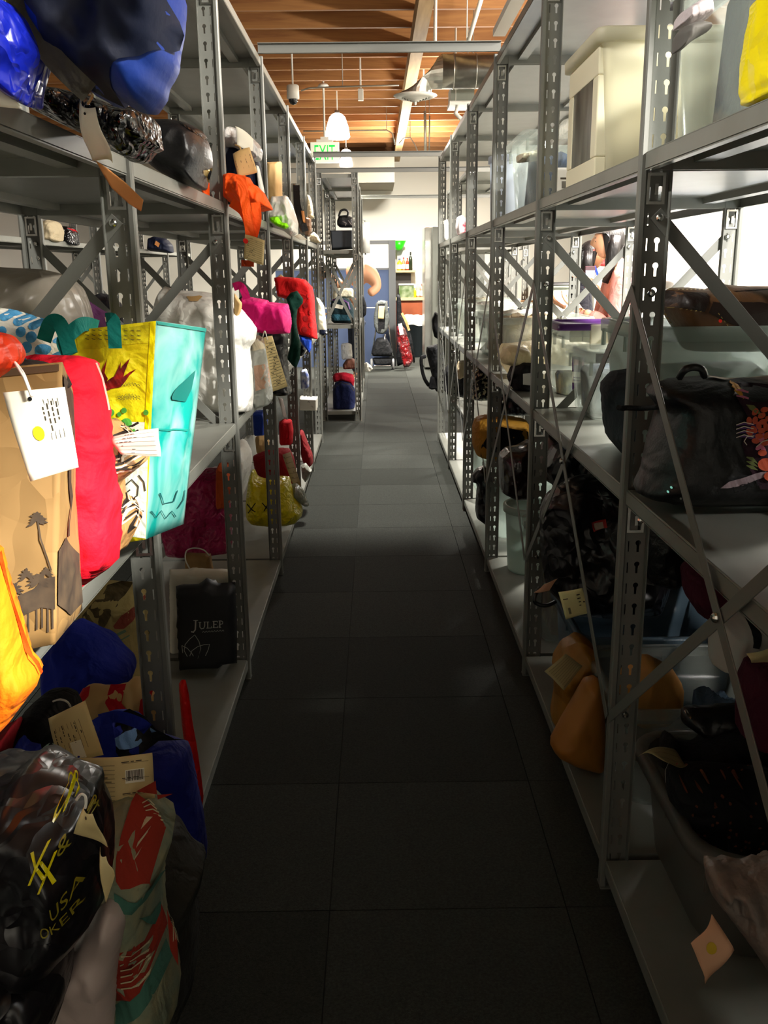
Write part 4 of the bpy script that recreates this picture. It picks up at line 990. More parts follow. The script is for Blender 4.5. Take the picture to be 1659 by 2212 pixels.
# ethnic bag
M_ETH = FB('woven_pattern_fabric', '#6f7c6a', col2='#8f8a6a', scale=18, rough=.9)
t = bag('woven_bag', 'long patchwork bag in dull red, green and cream at the bottom left', 'bag', [(205, 1765), (230, 1740), (270, 1732), (310, 1745), (350, 1785), (372, 1815), (360, 1850), (345, 1900), (350, 1990), (365, 2060), (380, 2130), (384, 2170), (370, 2195), (300, 2212), (235, 2230), (225, 2100), (232, 1980), (240, 1890), (220, 1820)], 1.18, .22, M_ETH, crump=.016, freq=8, seed=30, res=36)
M_ERED = FB('woven_red', '#8c2a1c', rough=.9); M_EGRN = FB('woven_green', '#3f6a5c', rough=.9); M_ECR = FB('woven_cream', '#b8ab88', rough=.9)
t.many('red_patch', [[(250, 1805), (300, 1770), (325, 1765), (338, 1800), (335, 1815), (300, 1822)], [(243, 1820), (250, 1808), (290, 1850), (320, 1890), (326, 1910), (300, 1920), (262, 1920), (252, 1900)], [(252, 2060), (315, 2045), (325, 2080), (322, 2120), (300, 2150), (252, 2160)], [(328, 2062), (368, 2050), (376, 2120), (345, 2148), (332, 2110)]], M_ERED, .002)
t.many('cream_stitching', [stroke([(262+i*3, 1838+i*10), (275+i*5, 1834+i*11), (290+i*5, 1846+i*9)], 3) for i in range(6)]+[stroke([(262, 2065+i*14), (285, 2060+i*14), (312, 2068+i*14)], 3) for i in range(6)]+[stroke([(335, 2072+i*14), (350, 2064+i*14), (364, 2068+i*14)], 3) for i in range(5)], M_ECR, .004)
t.many('green_patch', [[(248, 1925), (325, 1918), (330, 1960), (250, 1962)], [(300, 1985), (350, 1978), (358, 2030), (315, 2040)], [(250, 2168), (320, 2150), (335, 2190), (255, 2212)]], M_EGRN, .002)
bag('dark_jacket', 'dark quilted fabric slumped right of the patchwork bag', 'jacket', [(330, 1790), (370, 1812), (400, 1845), (420, 1865), (440, 1880), (432, 1920), (415, 1950), (425, 2000), (425, 2080), (412, 2150), (390, 2170), (370, 2080), (345, 1980), (335, 1900), (300, 1850), (300, 1820)], 1.36, .2, FB('charcoal_quilt', '#2b2a26'), crump=.015, freq=8)
# translucent white bag
bag('plastic_bag', 'cloudy white plastic bag hanging beneath the black printed bag', 'bag', [(120, 2080), (170, 2030), (215, 1960), (235, 1940), (255, 1950), (270, 1970), (272, 1990), (258, 2060), (250, 2120), (245, 2230), (110, 2230), (130, 2160)], 1.06, .1, PL('cloudy_film', '#b9a8a0', rough=.35, bump=('crinkle', 6, .3)), crump=.012, freq=8, seed=31)
# black printed bag
t = bag('plastic_bag', 'crumpled black plastic bag printed in yellow at the bottom left', 'bag', [(-60, 1665), (0, 1672), (30, 1670), (60, 1655), (80, 1665), (100, 1672), (130, 1680), (165, 1695), (200, 1712), (208, 1730), (206, 1760), (220, 1800), (228, 1850), (230, 1900), (226, 1940), (205, 1970), (180, 1995), (140, 2040), (90, 2040), (30, 2010), (-60, 1960)], 1.0, .24, M_BLACKPL2, crump=.011, freq=9, seed=33, res=36)
M_DYP = mat('dull_yellow_print', '#8a7f1a', .5)
for w_, x_, y_, wd, rs, ht, m_ in (('OR', 92, 1756, 26, -8, 46, M_YEL), ('X', 76, 1824, 34, -10, 54, M_YEL), ('X', 98, 1838, 30, -8, 54, M_YEL), ('& &', 124, 1818, 40, -14, 30, M_DYP), ('USA', 128, 1924, 36, -20, 26, M_DYP), ('OKER', 108, 1962, 60, -14, 20, M_DYP)):
    px_text(t, w_, (x_, y_), (x_+wd, y_+rs), (x_+4, y_+ht), m_, .004)
s = Sheet('claim_tag', 'curled manila tag hanging on the black printed bag', [(180, 1744, .86), (200, 1758, .86), (228, 1840, .87), (160, 1798, .86)], M_TAG, bend=.006); s.dot(.5, .1, .08, .05, M_BROWNL, 'eyelet')
Sheet('claim_tag', 'second narrow tag curled below on the black printed bag', [(216, 1830, .88), (229, 1850, .88), (242, 1905, .88), (230, 1948, .88)], M_TAG, bend=.008)
cord('tag_string', [(165, 1728, .87), (175, 1716, .86), (184, 1720, .86), (186, 1735, .86), (184, 1746, .86)], M_STRING, .0015, None, 'white loop tying the curled tag to the black printed bag', 'string')
bag('trash_bag', 'black plastic bag in the bottom left corner', 'bag', [(-60, 2030), (20, 2040), (60, 2035), (110, 2060), (138, 2090), (140, 2150), (120, 2212), (90, 2260), (-60, 2260)], .96, .2, M_BLACKPL2, crump=.02, freq=9, seed=35)
# far part of the bottom left shelf
t = bag('plastic_bag', 'yellow plastic bag with black letters bulging off the bottom left shelf', 'bag', [(531, 1090), (535, 1050), (538, 1030), (545, 1014), (550, 1016), (556, 1030), (570, 1036), (590, 1030), (612, 1030), (626, 1032), (630, 1050), (640, 1075), (655, 1100), (652, 1115), (640, 1128), (620, 1132), (580, 1134), (545, 1130), (533, 1115)], 4.95, .3, M_YEL, crump=.014, freq=9, seed=36)
t.many('black_letters', [stroke(q, 2) for q in ([(534, 1088), (552, 1106)], [(552, 1086), (536, 1108)], [(566, 1086), (580, 1100)], [(582, 1084), (570, 1104)])], M_BLACK, .003)
bag('plastic_bag', 'clear crumpled bag resting against the yellow plastic bag', 'bag', [(622, 1048), (640, 1045), (655, 1058), (664, 1080), (668, 1092), (658, 1092), (645, 1082), (632, 1068), (618, 1062)], 5.0, .15, PL('grey_film', '#9aa096', rough=.25, tr=.1), crump=.02, freq=12)
t = bag('shopping_bag', 'red shopping bag behind the yellow plastic bag', 'bag', [(546, 985), (560, 978), (580, 972), (600, 968), (625, 968), (636, 990), (642, 1030), (640, 1060), (600, 1060), (570, 1055), (555, 1030), (550, 1010)], 5.35, .22, M_REDD, crump=.008, freq=6)
s = Sheet('claim_tag', 'long brown-grey tag on the red shopping bag', [(610, 982, 5.2), (627, 976, 5.2), (650, 1050, 5.18), (634, 1050, 5.18)], mat('dim_tag', '#b09d80', .7), bend=.012); form(s, 31, rows=6)
bag('paper_bag', 'crumpled kraft bag behind the red shopping bag', 'bag', [(551, 945), (560, 938), (575, 940), (582, 955), (584, 980), (570, 985), (555, 978)], 6.0, .15, M_KRAFTL, crump=.01, freq=10)
bag('blue_box', 'blue plastic container at the back of the far bottom shelf', 'container', [(546, 888), (572, 886), (578, 900), (576, 938), (550, 940)], 5.8, .2, FB('container_blue', '#1c3fa4', rough=.4), crump=.002, edge=.02)
t = bag('gift_bag', 'small red gift bag with a pale tag past the third left post', 'bag', [(602, 912), (612, 905), (630, 906), (634, 930), (632, 960), (604, 962)], 5.6, .12, M_RED2, crump=.006)
Sheet('claim_tag', 'pale tag above the small red gift bag', [(600, 858, 5.5), (611, 862, 5.5), (621, 906, 5.45), (612, 902, 5.45)], mat('pale_grey_tag', '#cfc8c6', .7))
bag('red_jacket', 'dark red jacket slumped over the far bottom left shelf', 'jacket', [(648, 925), (656, 935), (662, 950), (668, 965), (676, 985), (677, 1000), (668, 1010), (658, 1005), (650, 980)], 5.85, .2, M_REDD, crump=.012)
bag('white_bag', 'pale grey cloth bag at the foot of the dark red jacket', 'bag', [(650, 1005), (660, 1000), (670, 1012), (675, 1016), (668, 1030), (660, 1042), (652, 1030)], 5.6, .1, PL('dim_film', '#8e8f84'), crump=.01)
bag('bottle_pack', 'white bag with blue print behind the fourth left post', 'bag', [(648, 800), (662, 796), (668, 812), (668, 838), (650, 842)], 6.6, .1, mat('blue_white_print', '#dfe3ea', .4, col2='#3a55a8', scale=30), crump=.004)
bag('box', 'white printed box below the bag with blue print', 'box', [(648, 856), (686, 858), (686, 885), (648, 884)], 7.0, .2, mat('white_black_print', '#d8d4c8', .6, col2='#3a3a34', scale=22, contrast=(.6, .7)), crump=.0, edge=.01, smooth=0)
# far rack beyond
t = bag('backpack', 'black and teal wheeled backpack on the free-standing rack', 'backpack', [(714, 660), (716, 650), (726, 643), (745, 642), (758, 650), (764, 668), (765, 690), (762, 698), (716, 697)], 9.75, .2, FB('dark_teal_nylon', '#152a30'), crump=.004)
t.many('teal_pocket', [[(716, 678), (756, 680), (756, 692), (718, 692)]], FB('steel_teal', '#36687c'), .004); t.many('purple_trim', [stroke([(718, 648), (736, 644), (752, 654), (756, 668)], 3)], M_PURPLE, .004); t.many('white_label', [[(719, 655), (742, 660), (740, 668), (718, 664)]], M_TAGW, .005)
t = bag('backpack', 'dark navy rounded backpack on the lowest shelf of the free-standing rack', 'backpack', [(719, 870), (719, 840), (724, 826), (738, 822), (758, 826), (767, 840), (769, 860), (766, 880), (762, 890), (720, 889)], 9.75, .2, FB('navy_backpack', '#131d48'), crump=.003)
t.many('zip', [stroke([(722, 838), (736, 826), (755, 830), (765, 845)], 1.5)], M_GREYSTR, .004)
t = bag('backpack', 'red backpack lying on top of the navy backpack', 'backpack', [(718, 815), (722, 806), (745, 804), (762, 808), (766, 820), (764, 835), (755, 828), (738, 822), (722, 826)], 9.8, .18, FB('crimson_nylon', '#a8142c'), crump=.004)
bag('brown_bundle', 'rust brown bundle above the red backpack', 'bundle', [(740, 788), (748, 776), (762, 773), (770, 780), (771, 796), (742, 798)], 9.85, .15, mat('rust_brown', '#5e3626', .8), crump=.008)
t = bag('storage_bin', 'dark bin on the free-standing rack under a black handbag', 'bin', [(713, 498), (764, 497), (764, 534), (716, 536)], 9.75, .3, mat('dark_grey_plastic', '#2c3138', .5), crump=.0, edge=.02, smooth=0)
t = bag('handbag', 'small black handbag with grey print on top of the dark bin', 'bag', [(728, 476), (732, 466), (748, 464), (764, 470), (765, 492), (735, 492), (728, 486)], 9.75, .12, M_BLEATH, crump=.003)
cord('handle', [(732, 468, 9.68), (736, 456, 9.68), (745, 453, 9.68), (752, 458, 9.68), (750, 468, 9.68)], M_BLEATH, .012, t.ob); t.many('grey_print', [stroke([(740, 478), (748, 482), (746, 488)], 2), stroke([(752, 476), (760, 486)], 2)], FB('grey_print', '#77706c'), .004)
bag('cream_box', 'cream cloth lying on the backpack with purple trim', 'cloth', [(718, 636), (728, 622), (760, 622), (766, 630), (764, 644), (740, 644), (720, 650)], 9.85, .2, M_CREAM, crump=.006)
bag('glass_jar', 'clear plastic sack on the middle shelf of the free-standing rack', 'bag', [(736, 742), (752, 740), (760, 744), (762, 775), (738, 778)], 9.8, .12, M_CLEAR, crump=.006)
bag('plastic_bag', 'white crumpled bag poking out right of the free-standing rack', 'bag', [(786, 785), (792, 782), (802, 790), (806, 797), (798, 804), (788, 803)], 11.5, .1, M_WPL, crump=.02, freq=12)
bag('dark_bag', 'black bag hanging right of the free-standing rack', 'bag', [(776, 632), (786, 640), (792, 660), (791, 680), (780, 690), (776, 685)], 11.3, .15, M_BLACK, crump=.004)
# across the left aisle
t = bag('paper_bag', 'crumpled tan bag on the shelving across the left aisle', 'bag', [(72, 522), (70, 512), (95, 480), (110, 474), (125, 480), (132, 500), (130, 524)], 6.6, .3, M_BEIGE, crump=.02, freq=8)
t = bag('plastic_bag', 'shiny black bag with a red mark on the shelving across the left aisle', 'bag', [(131, 525), (128, 500), (136, 488), (155, 490), (166, 505), (168, 532)], 6.95, .25, M_BLACKPL, crump=.016, freq=8); t.many('red_mark', [[(145, 492), (158, 496), (162, 502), (150, 498)]], M_RED2, .003)
t = bag('duffel_bag', 'dark navy duffel with an orange tag beyond the first left brace', 'bag', [(320, 542), (322, 515), (335, 510), (360, 516), (372, 530), (374, 548)], 9.3, .3, M_NAVY, crump=.01); t.many('orange_tag', [[(337, 520), (346, 526), (342, 534), (334, 528)]], M_TAGO, .004)
for k, (x0, x1, y, Y, cc) in enumerate(((100, 160, 640, 6.8, '#241820'), (190, 262, 650, 7.6, '#1c1c22'), (345, 420, 640, 7.4, '#231f28'), (500, 560, 655, 6.6, '#2a2320'))):
    bag('dark_bag', ('dark bag heaped behind the dusty sack', 'black bag behind the first long post', 'dark bag behind the crossing braces', 'dark bag behind the magenta tote')[k], 'bag', [(x0, 756), (x0+4, y), (x0+25, y-18), (x1-20, y-12), (x1, y+8), (x1+4, 756)], Y, .35, FB('dark_%d' % k, cc), crump=.015, freq=6)

# ================================================================== tubs
M_TUB = mat('translucent_tub', '#b4b9b2', .22, tr=.68)
M_TUBW = mat('milky_tub', '#e9e4cc', .35, tr=.12)
M_TUBG = mat('greenish_tub', '#b4c0b8', .3, tr=.4)
def rrect(cx, cy, lx, ly, r, n=5):
    P = []
    for sx, sy, a0 in ((1, 1, 0), (-1, 1, 90), (-1, -1, 180), (1, -1, 270)):
        for i in range(n+1):
            a = math.radians(a0+90*i/n); P.append((cx+sx*(lx/2-r)+r*math.cos(a), cy+sy*(ly/2-r)+r*math.sin(a)))
    return P
def tub(name, label, c, lx, ly, h, m, taper=.88, rim=.018, r=.05, cat='tub', lid=None, latch=None, group=None, ribs=True, rot=0, round_=False, window=False):
    """open storage tub; c = centre of its base"""
    rt = root(name, c, label, cat, group)
    cx, cy, cz = c; cz += .002
    def ring(k, z, grow=0):
        if round_: return [(cx+(lx/2*k+grow)*math.cos(t*math.pi/16), cy+(ly/2*k+grow)*math.sin(t*math.pi/16), cz+z) for t in range(32)]
        return [(*q, cz+z) for q in rrect(cx, cy, lx*k+2*grow, ly*k+2*grow, min(r, lx*k*.45))]
    def loft(rings, closed_start=True, closed_end=False):
        V, F = [], []; n = len(rings[0])
        for q in rings: V += q
        for i in range(len(rings)-1):
            for j in range(n):
                a, b = i*n+j, i*n+(j+1) % n; F.append((a, b, b+n, a+n))
        if closed_start: F.append(tuple(range(n))[::-1])
        if closed_end: F.append(tuple((len(rings)-1)*n+j for j in range(n)))
        return V, F
    t = .003
    k = lambda z: taper+(1-taper)*z/h
    outer = [ring(k(0)*.97, 0), ring(k(.01), .012), ring(k(h*.7), h*.72), ring(k(h), h-.035)]
    inner = [ring(k(h), h-.004, -t), ring(k(h*.5), h*.5, -t), ring(k(0)*.97, .006, -t)]
    V, F = loft(outer+[ring(1, h-.03)]+inner, True, False)
    n = len(outer[0]); F.append(tuple(len(V)-n+j for j in range(n)))
    body = mk('body', V, F, m, rt, True)
    V, F = loft([ring(1, h-.034, -.001), ring(1, h-.034, rim*.9), ring(1, h-.006, rim), ring(1, h, rim*.8), ring(1, h, -t), ring(1, h-.006, -t)], False)
    mk('rim', V, F, m, rt, True)
    if ribs and not round_:
        for sx in (-1, 1):
            for s_ in (-.5, 0, .5):
                MB().box(cx+s_*lx-.002, cx+s_*lx+.002, cy-sx*ly/2-.008, cy-sx*ly/2+.004, cz+h-.075, cz+h-.03).go('rib', m, rt)
                MB().box(cx-sx*lx/2-.004, cx-sx*lx/2+.008, cy+s_*ly-.002, cy+s_*ly+.002, cz+h-.075, cz+h-.03).go('rib', m, rt)
    if lid:
        V, F = loft([ring(1, h-.01, rim+.004), ring(1, h+.006, rim+.004), ring(1, h+.014, rim-.006), ring(.9, h+.014), ring(.88, h+.008)], False, True)
        mk('lid', V, F, lid, rt, True)
    if latch:
        for sx in (-1, 1): bevel(MB().box(cx-.05, cx+.05, cy+sx*(ly/2+rim)-.006, cy+sx*(ly/2+rim)+.008, cz+h-.08, cz+h+.012).go('latch', latch, rt), .004)
    if rot:
        rt.rotation_euler = (0, 0, rot)
    return rt
def heap(label, c, lx, ly, h, m, k=1, top=.05):
    lx *= .88; ly *= .88
    m_ = bmesh.new(); bmesh.ops.create_grid(m_, x_segments=26, y_segments=26, size=.5); V = []
    for v in m_.verts:
        ex, ey = abs(v.co.x)*2, abs(v.co.y)*2; e = max(ex, ey)
        sh = 1 if e < .9 else .93
        x, y = v.co.x*lx*sh, v.co.y*ly*sh
        z = h+top*(ridge((x*1.3+k, y), 9, k)+facet((x, y), 10, k)*.8-.8)*(1-e**6) if e < .9 else h*(1-(e-.9)*9.9)
        V.append(Vector((c[0]+x, c[1]+y, c[2]+max(.012, z))))
    ff = [tuple(v.index for v in f.verts) for f in m_.faces]; m_.free()
    return tagp(mk('clothes', V, ff, m, None, True), label, 'clothes')
def yx(px, py, z): return unp(px, py, Z=z)

# ---- upper right shelf
ZU, ZM, ZB = 1.731, 1.025, .078
t = tub('storage_tub', 'tall milky tub with an open side window on the top right shelf', (.85, 2.83, ZU), .50, .42, .375, M_TUBW, taper=.93, rim=.02, r=.03, ribs=False)
M_MILK = mat('milky_panel', '#efe7c8', .4)
def frame_side(rt, X, y0, y1, z0, z1, w, m):
    e = .022; b = MB().box(X-.01, X+e, y0, y1, z0, z0+w*.9).box(X-.01, X+e, y0, y1, z1-w*1.2, z1).box(X-.01, X+e, y0, y0+w, z0+w*.9, z1-w*1.2).box(X-.01, X+e, y1-w, y1, z0+w*.9, z1-w*1.2)
    return bevel(b.go('side_frame', m, rt), .004)
frame_side(t, .605, 2.64, 3.02, ZU+.01, ZU+.34, .06, M_MILK)
MB().box(.598, .612, 2.7, 2.96, ZU+.06, ZU+.27).go('side_window', mat('smoky_window', '#77786c', .3, col2='#3c3d38', scale=7, ani=(1, 3, .6)), t)
bag('clothes', 'blue-green and cream clothes packed in the tall milky tub', 'clothes', [(1290, 130), (1385, 110), (1390, 330), (1300, 370)], 2.83, .3, FB('mixed_cloth', '#6f8790', col2='#e0d9c0', scale=6), crump=.01)
t = tub('storage_tub', 'clear tub of navy clothes farther along the top right shelf', (.80, 4.02, ZU), .42, .46, .29, M_TUB, taper=.9, rim=.02, r=.035)
heap('navy and cream clothes folded in the clear tub on top right shelf', (.80, 4.02, ZU+.008), .38, .41, .2, FB('navy_cotton', '#223555', col2='#3a4f74', scale=10), 3)
bag('clothes', 'cream folded cloth on the navy clothes in the clear tub', 'clothes', [(1116, 335), (1168, 322), (1170, 346), (1118, 352)], 3.9, .16, M_CREAM, crump=.012, freq=14, edge=.02)
t = tub('storage_tub', 'dark purple tub with a barcode label behind the milky tub', (.98, 3.65, ZU), .34, .3, .27, mat('smoky_plastic', '#4a4650', .3, tr=.1), taper=.92, lid=M_PURPLE, r=.03)
MB().box(.86, 1.10, 3.48, 3.5, ZU+.215, ZU+.275).go('purple_band', M_PURPLE, t)
s = Sheet('label_card', None, [(1200, 362, 3.47), (1236, 362, 3.47), (1237, 415, 3.47), (1198, 415, 3.47)], mat('grey_label', '#c9c7c4', .5), bend=0, parent=t); barcode(s, .38, .55, .9, .85); s.marks([(.3, .4, .95, .48)], INK)
bag('plastic_bag', 'clear crumpled plastic on top of the purple-lidded tub', 'bag', [(1204, 300), (1206, 275), (1215, 260), (1232, 255), (1248, 258), (1250, 300)], 3.6, .15, M_CLEAR, crump=.02, freq=14)
t = tub('storage_tub', 'white cylinder-shaped bucket on the top right shelf', (.74, 5.1, ZU), .27, .27, .34, mat('milky_blue_tub', '#d3dbe4', .4, tr=.08), taper=.95, round_=True, ribs=False, rim=.01)
bag('plastic_bag', 'white and red bag farther along the top right shelf', 'bag', [(984, 492), (986, 470), (998, 464), (1010, 478), (1008, 505), (988, 508)], 6.5, .15, mat('white_red_print', '#e9dcdc', .5, col2='#c82c48', scale=14, contrast=(.5, .6)), crump=.01)
bag('paper_bag', 'narrow white bag at the end of the top right shelf', 'bag', [(959, 476), (968, 474), (969, 516), (960, 520)], 7.6, .1, M_WPL, crump=.004)
t = tub('storage_tub', 'clear tall tub with shoes and navy clothes at the right edge, top shelf', (.90, 2.02, ZU), .46, .5, .42, M_TUB, taper=.92, rim=.02, r=.04)
heap('navy and beige clothes filling the tall clear tub at the right edge', (.92, 2.02, ZU+.008), .42, .44, .33, mat('denim_and_beige', '#1f2c4e', .8, col2='#8d8076', scale=4.5, contrast=(.5, .56), bump=('fabric', 13, .4)), 5)
t = bag('shoe', 'grey rubber-soled shoe sticking out of the tall clear tub', 'shoe', [(1458, 115), (1460, 78), (1470, 62), (1500, 50), (1525, 55), (1530, 68), (1495, 88), (1470, 110)], 1.74, .09, mat('grey_rubber', '#56534f', .7), crump=.004, freq=20)
bag('shoe_upper', 'pale grey shoe upper over the rubber sole', 'shoe', [(1462, 62), (1468, 30), (1500, 8), (1525, 5), (1530, 40), (1500, 52)], 1.78, .1, FB('pale_shoe', '#b9aeb0'), crump=.006)
bag('plastic_bag', 'bright yellow bag at the right edge of the top shelf', 'bag', [(1648, -20), (1710, -20), (1710, 215), (1640, 216), (1622, 212), (1626, 195), (1622, 180), (1630, 130), (1634, 60)], 1.45, .18, mat('yellow_gloss', '#f0dc00', .35, bump=('crinkle', 10, .3)), crump=.014, freq=10, seed=40)

# ---- middle right shelf
t = tub('storage_tub', 'big clear tub labelled for purses, holding a brown leather bag, mid right shelf', (.91, 2.36, ZM), .56, .46, .345, M_TUBG, taper=.92, rim=.016, r=.05)
s = Sheet('label_card', None, [(1319, 838, 2.42), (1352, 848, 2.40), (1350, 870, 2.40), (1318, 858, 2.42)], mat('white_label', '#f2f2ee', .5), bend=0, parent=t)
v, f = text2d('PURSES'); mk('lettering', [s.pos(.06+a*.9, .85-b_*.65, .002) for a, b_ in v], f, INK, s.ob)
bag('clothes', 'dark bag seen through the side of the big clear tub', 'bag', [(1300, 830), (1330, 800), (1390, 790), (1500, 780), (1640, 780), (1640, 960), (1350, 985), (1310, 940)], 2.36, .28, FB('slate_cloth', '#3a444a', col2='#20262c', scale=6), crump=.01)
t = bag('leather_bag', 'worn brown leather bag with studded zips standing in the big clear tub', 'bag', [(1430, 660), (1440, 638), (1443, 622), (1480, 620), (1530, 625), (1548, 612), (1600, 618), (1700, 618), (1700, 760), (1480, 760), (1460, 712), (1440, 680)], 2.28, .2, M_BROWNL, crump=.01, freq=5, seed=41, edge=.04)
t.many('dark_panel', [[(1445, 628), (1525, 632), (1532, 640), (1522, 674), (1430, 660)], [(1535, 630), (1690, 622), (1690, 712), (1600, 708), (1530, 676)]], mat('dark_brown_leather', '#22140e', .4, bump=('noise', 60, .3)), .003)
t.many('brass_stitch', [stroke([(1430+i*10, 662+i*1.4), (1434+i*10, 661+i*1.4)], 2) for i in range(9)]+[stroke([(1550+i*6, 676+i*8), (1553+i*6, 680+i*8)], 2) for i in range(6)]+[stroke([(1445+i*9, 625), (1449+i*9, 625)], 2.5) for i in range(9)]+[stroke([(1434+i*5, 668+i*9), (1436+i*5, 672+i*9)], 2.5) for i in range(6)], mat('brass', '#c9b070', .3, .8), .005, 'stuff')
t.many('red_sticker', [oval(1554, 693, 4, 4, 8)], RD, .006)
# tattoo tote
t = bag('tote_bag', 'black tote with a bright tattoo-style flower print on the mid right shelf', 'bag', [(1400, 850), (1412, 830), (1432, 822), (1465, 815), (1500, 812), (1540, 810), (1575, 818), (1659, 812), (1760, 815), (1760, 1085), (1600, 1085), (1470, 1085), (1400, 1075), (1375, 1062), (1374, 1050), (1390, 1020), (1403, 960), (1420, 900), (1425, 880), (1412, 868)], 1.84, .24, mat('black_vinyl', '#0d0e10', .45, bump=('fabric', 8, .3)), crump=.007, freq=4, seed=42, res=40)
M_TP = [FB('print_'+n, c, rough=.5) for n, c in (('coral', '#c8583c'), ('pink', '#d87a9a'), ('violet', '#5a3a78'), ('cream', '#d8cfc0'), ('amber', '#d89a1c'), ('leaf', '#6f7a48'), ('wine', '#5a1830'))]
g = random.Random(5)
t.many('print_field', [[(1570, 822), (1600, 826), (1659, 830), (1755, 830), (1755, 1060), (1640, 1055), (1615, 1010), (1600, 960), (1612, 900), (1590, 860)]], FB('print_ground', '#241420', col2='#3c2430', scale=20), .007)
t.many('flame_petals', [stroke([(1572+i*5, 822+i*9), (1588+i*4, 832+i*9), (1598+i*2, 842+i*9)], [5, 7, 1]) for i in range(3)], M_TP[4], .011)
t.many('pink_petals', [stroke([(1585, 840+i*13), (1600, 842+i*13), (1612, 846+i*13)], [2, 5, 4]) for i in range(2)]+[oval(1640+8*math.cos(a), 955+14*math.sin(a), 9, 5, 10, a) for a in (0, 1.2, 2.5, 3.8, 5)], M_TP[1], .013)
t.many('coral_rose', [oval(1640+r*math.cos(a), 918+r*math.sin(a)*1.2, 9, 6, 10, a+1.2) for r, n in ((8, 4), (19, 7), (30, 9)) for a in [i*6.28/n+r for i in range(n)]]+[oval(1648, 1000, 18, 14, 12), oval(1655, 1025, 12, 10, 10), oval(1640, 975, 10, 7, 10)], M_TP[0], .015)
t.many('violet_wings', [stroke([(1585, 918+i*8), (1602, 912+i*9), (1622, 916+i*9), (1632, 925+i*7)], [1, 6, 8, 3]) for i in range(4)], M_TP[2], .013)
t.many('cream_lines', [stroke([(1583, 915+i*9), (1600, 909+i*9), (1620, 914+i*9)], 1.8) for i in range(4)]+[stroke([(1606, 958), (1600, 950), (1606, 940), (1622, 938)], 2), stroke([(1626, 962), (1640, 950), (1655, 946)], 2)], M_TP[3], .017)
t.many('leaves', [stroke([(1605+i*3, 872+i*4), (1620+i*3, 876+i*5), (1634+i*3, 886+i*5)], [1, 7, 1]) for i in range(3)]+[stroke([(1606, 984+i*9), (1618, 988+i*9), (1630, 998+i*7)], [2, 8, 1]) for i in range(3)], M_TP[5], .015)
t.many('banner', [[(1552, 1052), (1570, 1038), (1600, 1030), (1628, 1020), (1650, 1015), (1652, 1026), (1630, 1034), (1600, 1046), (1568, 1052)]], FB('banner_print', '#8f7f86', rough=.5), .011)
px_text(t, 'LOVE', (1560, 1039), (1618, 1021), (1563, 1052), M_BLACK, .015)
t.many('rim_piping', [stroke([(1530, 812), (1560, 816), (1600, 816), (1659, 810), (1755, 808)], 4)], M_TP[3], .015)
cord('handle', [(1468, 815, 1.68), (1478, 800, 1.66), (1495, 793, 1.66), (1515, 797, 1.66), (1522, 812, 1.68)], mat('black_vinyl_handle', '#0f1012', .4), .007, t.ob)
t.many('metal_studs', [oval(x, y, 2.5, 2.5, 8) for x, y in ((1450, 824), (1446, 842), (1449, 1052), (1468, 1075), (1440, 1060))], M_BOLT, .006)
cord('tie_cord', [(1335, 880, 1.93), (1345, 882, 1.92), (1355, 881, 1.92), (1390, 882, 1.9), (1424, 879, 1.82)], M_BLACK, .006, t.ob)
# purple lidded tubs
t = tub('storage_tub', 'clear tub under a purple lid behind the second right post', (.86, 3.72, ZM), .30, .34, .26, M_TUB, taper=.92, lid=M_PURPLE, r=.03, latch=M_TUBW)
bag('clothes', 'pale yellow and blue things inside the purple-lidded clear tub', 'clothes', [(1200, 800), (1250, 800), (1250, 862), (1205, 866)], 3.66, .14, FB('pastel_mix', '#cfc79a', col2='#55708c', scale=14), crump=.008)
t = tub('storage_tub', 'clear tub with a purple rim and sticker beside the purses tub', (.88, 3.1, ZM), .40, .32, .22, M_TUB, taper=.92, r=.03, rim=.02)
bevel(MB().box(.70, 1.06, 2.955, 2.965, ZM+.185, ZM+.215).go('purple_band', M_PURPLE, t), .003)
s = Sheet('sticker', None, [(1236, 770, 3.3), (1262, 772, 3.3), (1262, 845, 3.3), (1236, 842, 3.3)], M_PURPLE, bend=0, parent=t)
s.marks([(.15, .08, .95, .25)], FB('pink_sticker', '#e0607c'), 'sticker_band'); s.marks([(.0, .45, .95, .78)], M_TAGW, 'sticker_panel'); s.marks([(.1, .6, .8, .64), (.1, .68, .7, .72)], M_PURPLE, 'sticker_text', .0012)
bag('clothes', 'milky blue cloth inside the purple-rimmed clear tub', 'clothes', [(1256, 790), (1330, 780), (1330, 870), (1262, 872)], 3.1, .2, FB('milky_blue', '#8f9cae', col2='#c9ccc8', scale=9), crump=.008)
b = bag('plastic_bag', 'crumpled cream plastic heaped over the tubs by the third right post', 'bag', [(1075, 770), (1085, 742), (1110, 740), (1150, 735), (1190, 728), (1230, 735), (1285, 742), (1290, 770), (1240, 780), (1180, 775), (1140, 790), (1100, 792)], 4.3, .3, PL('cream_film', '#e8dfc6', rough=.4, tr=.05), crump=.03, freq=14)
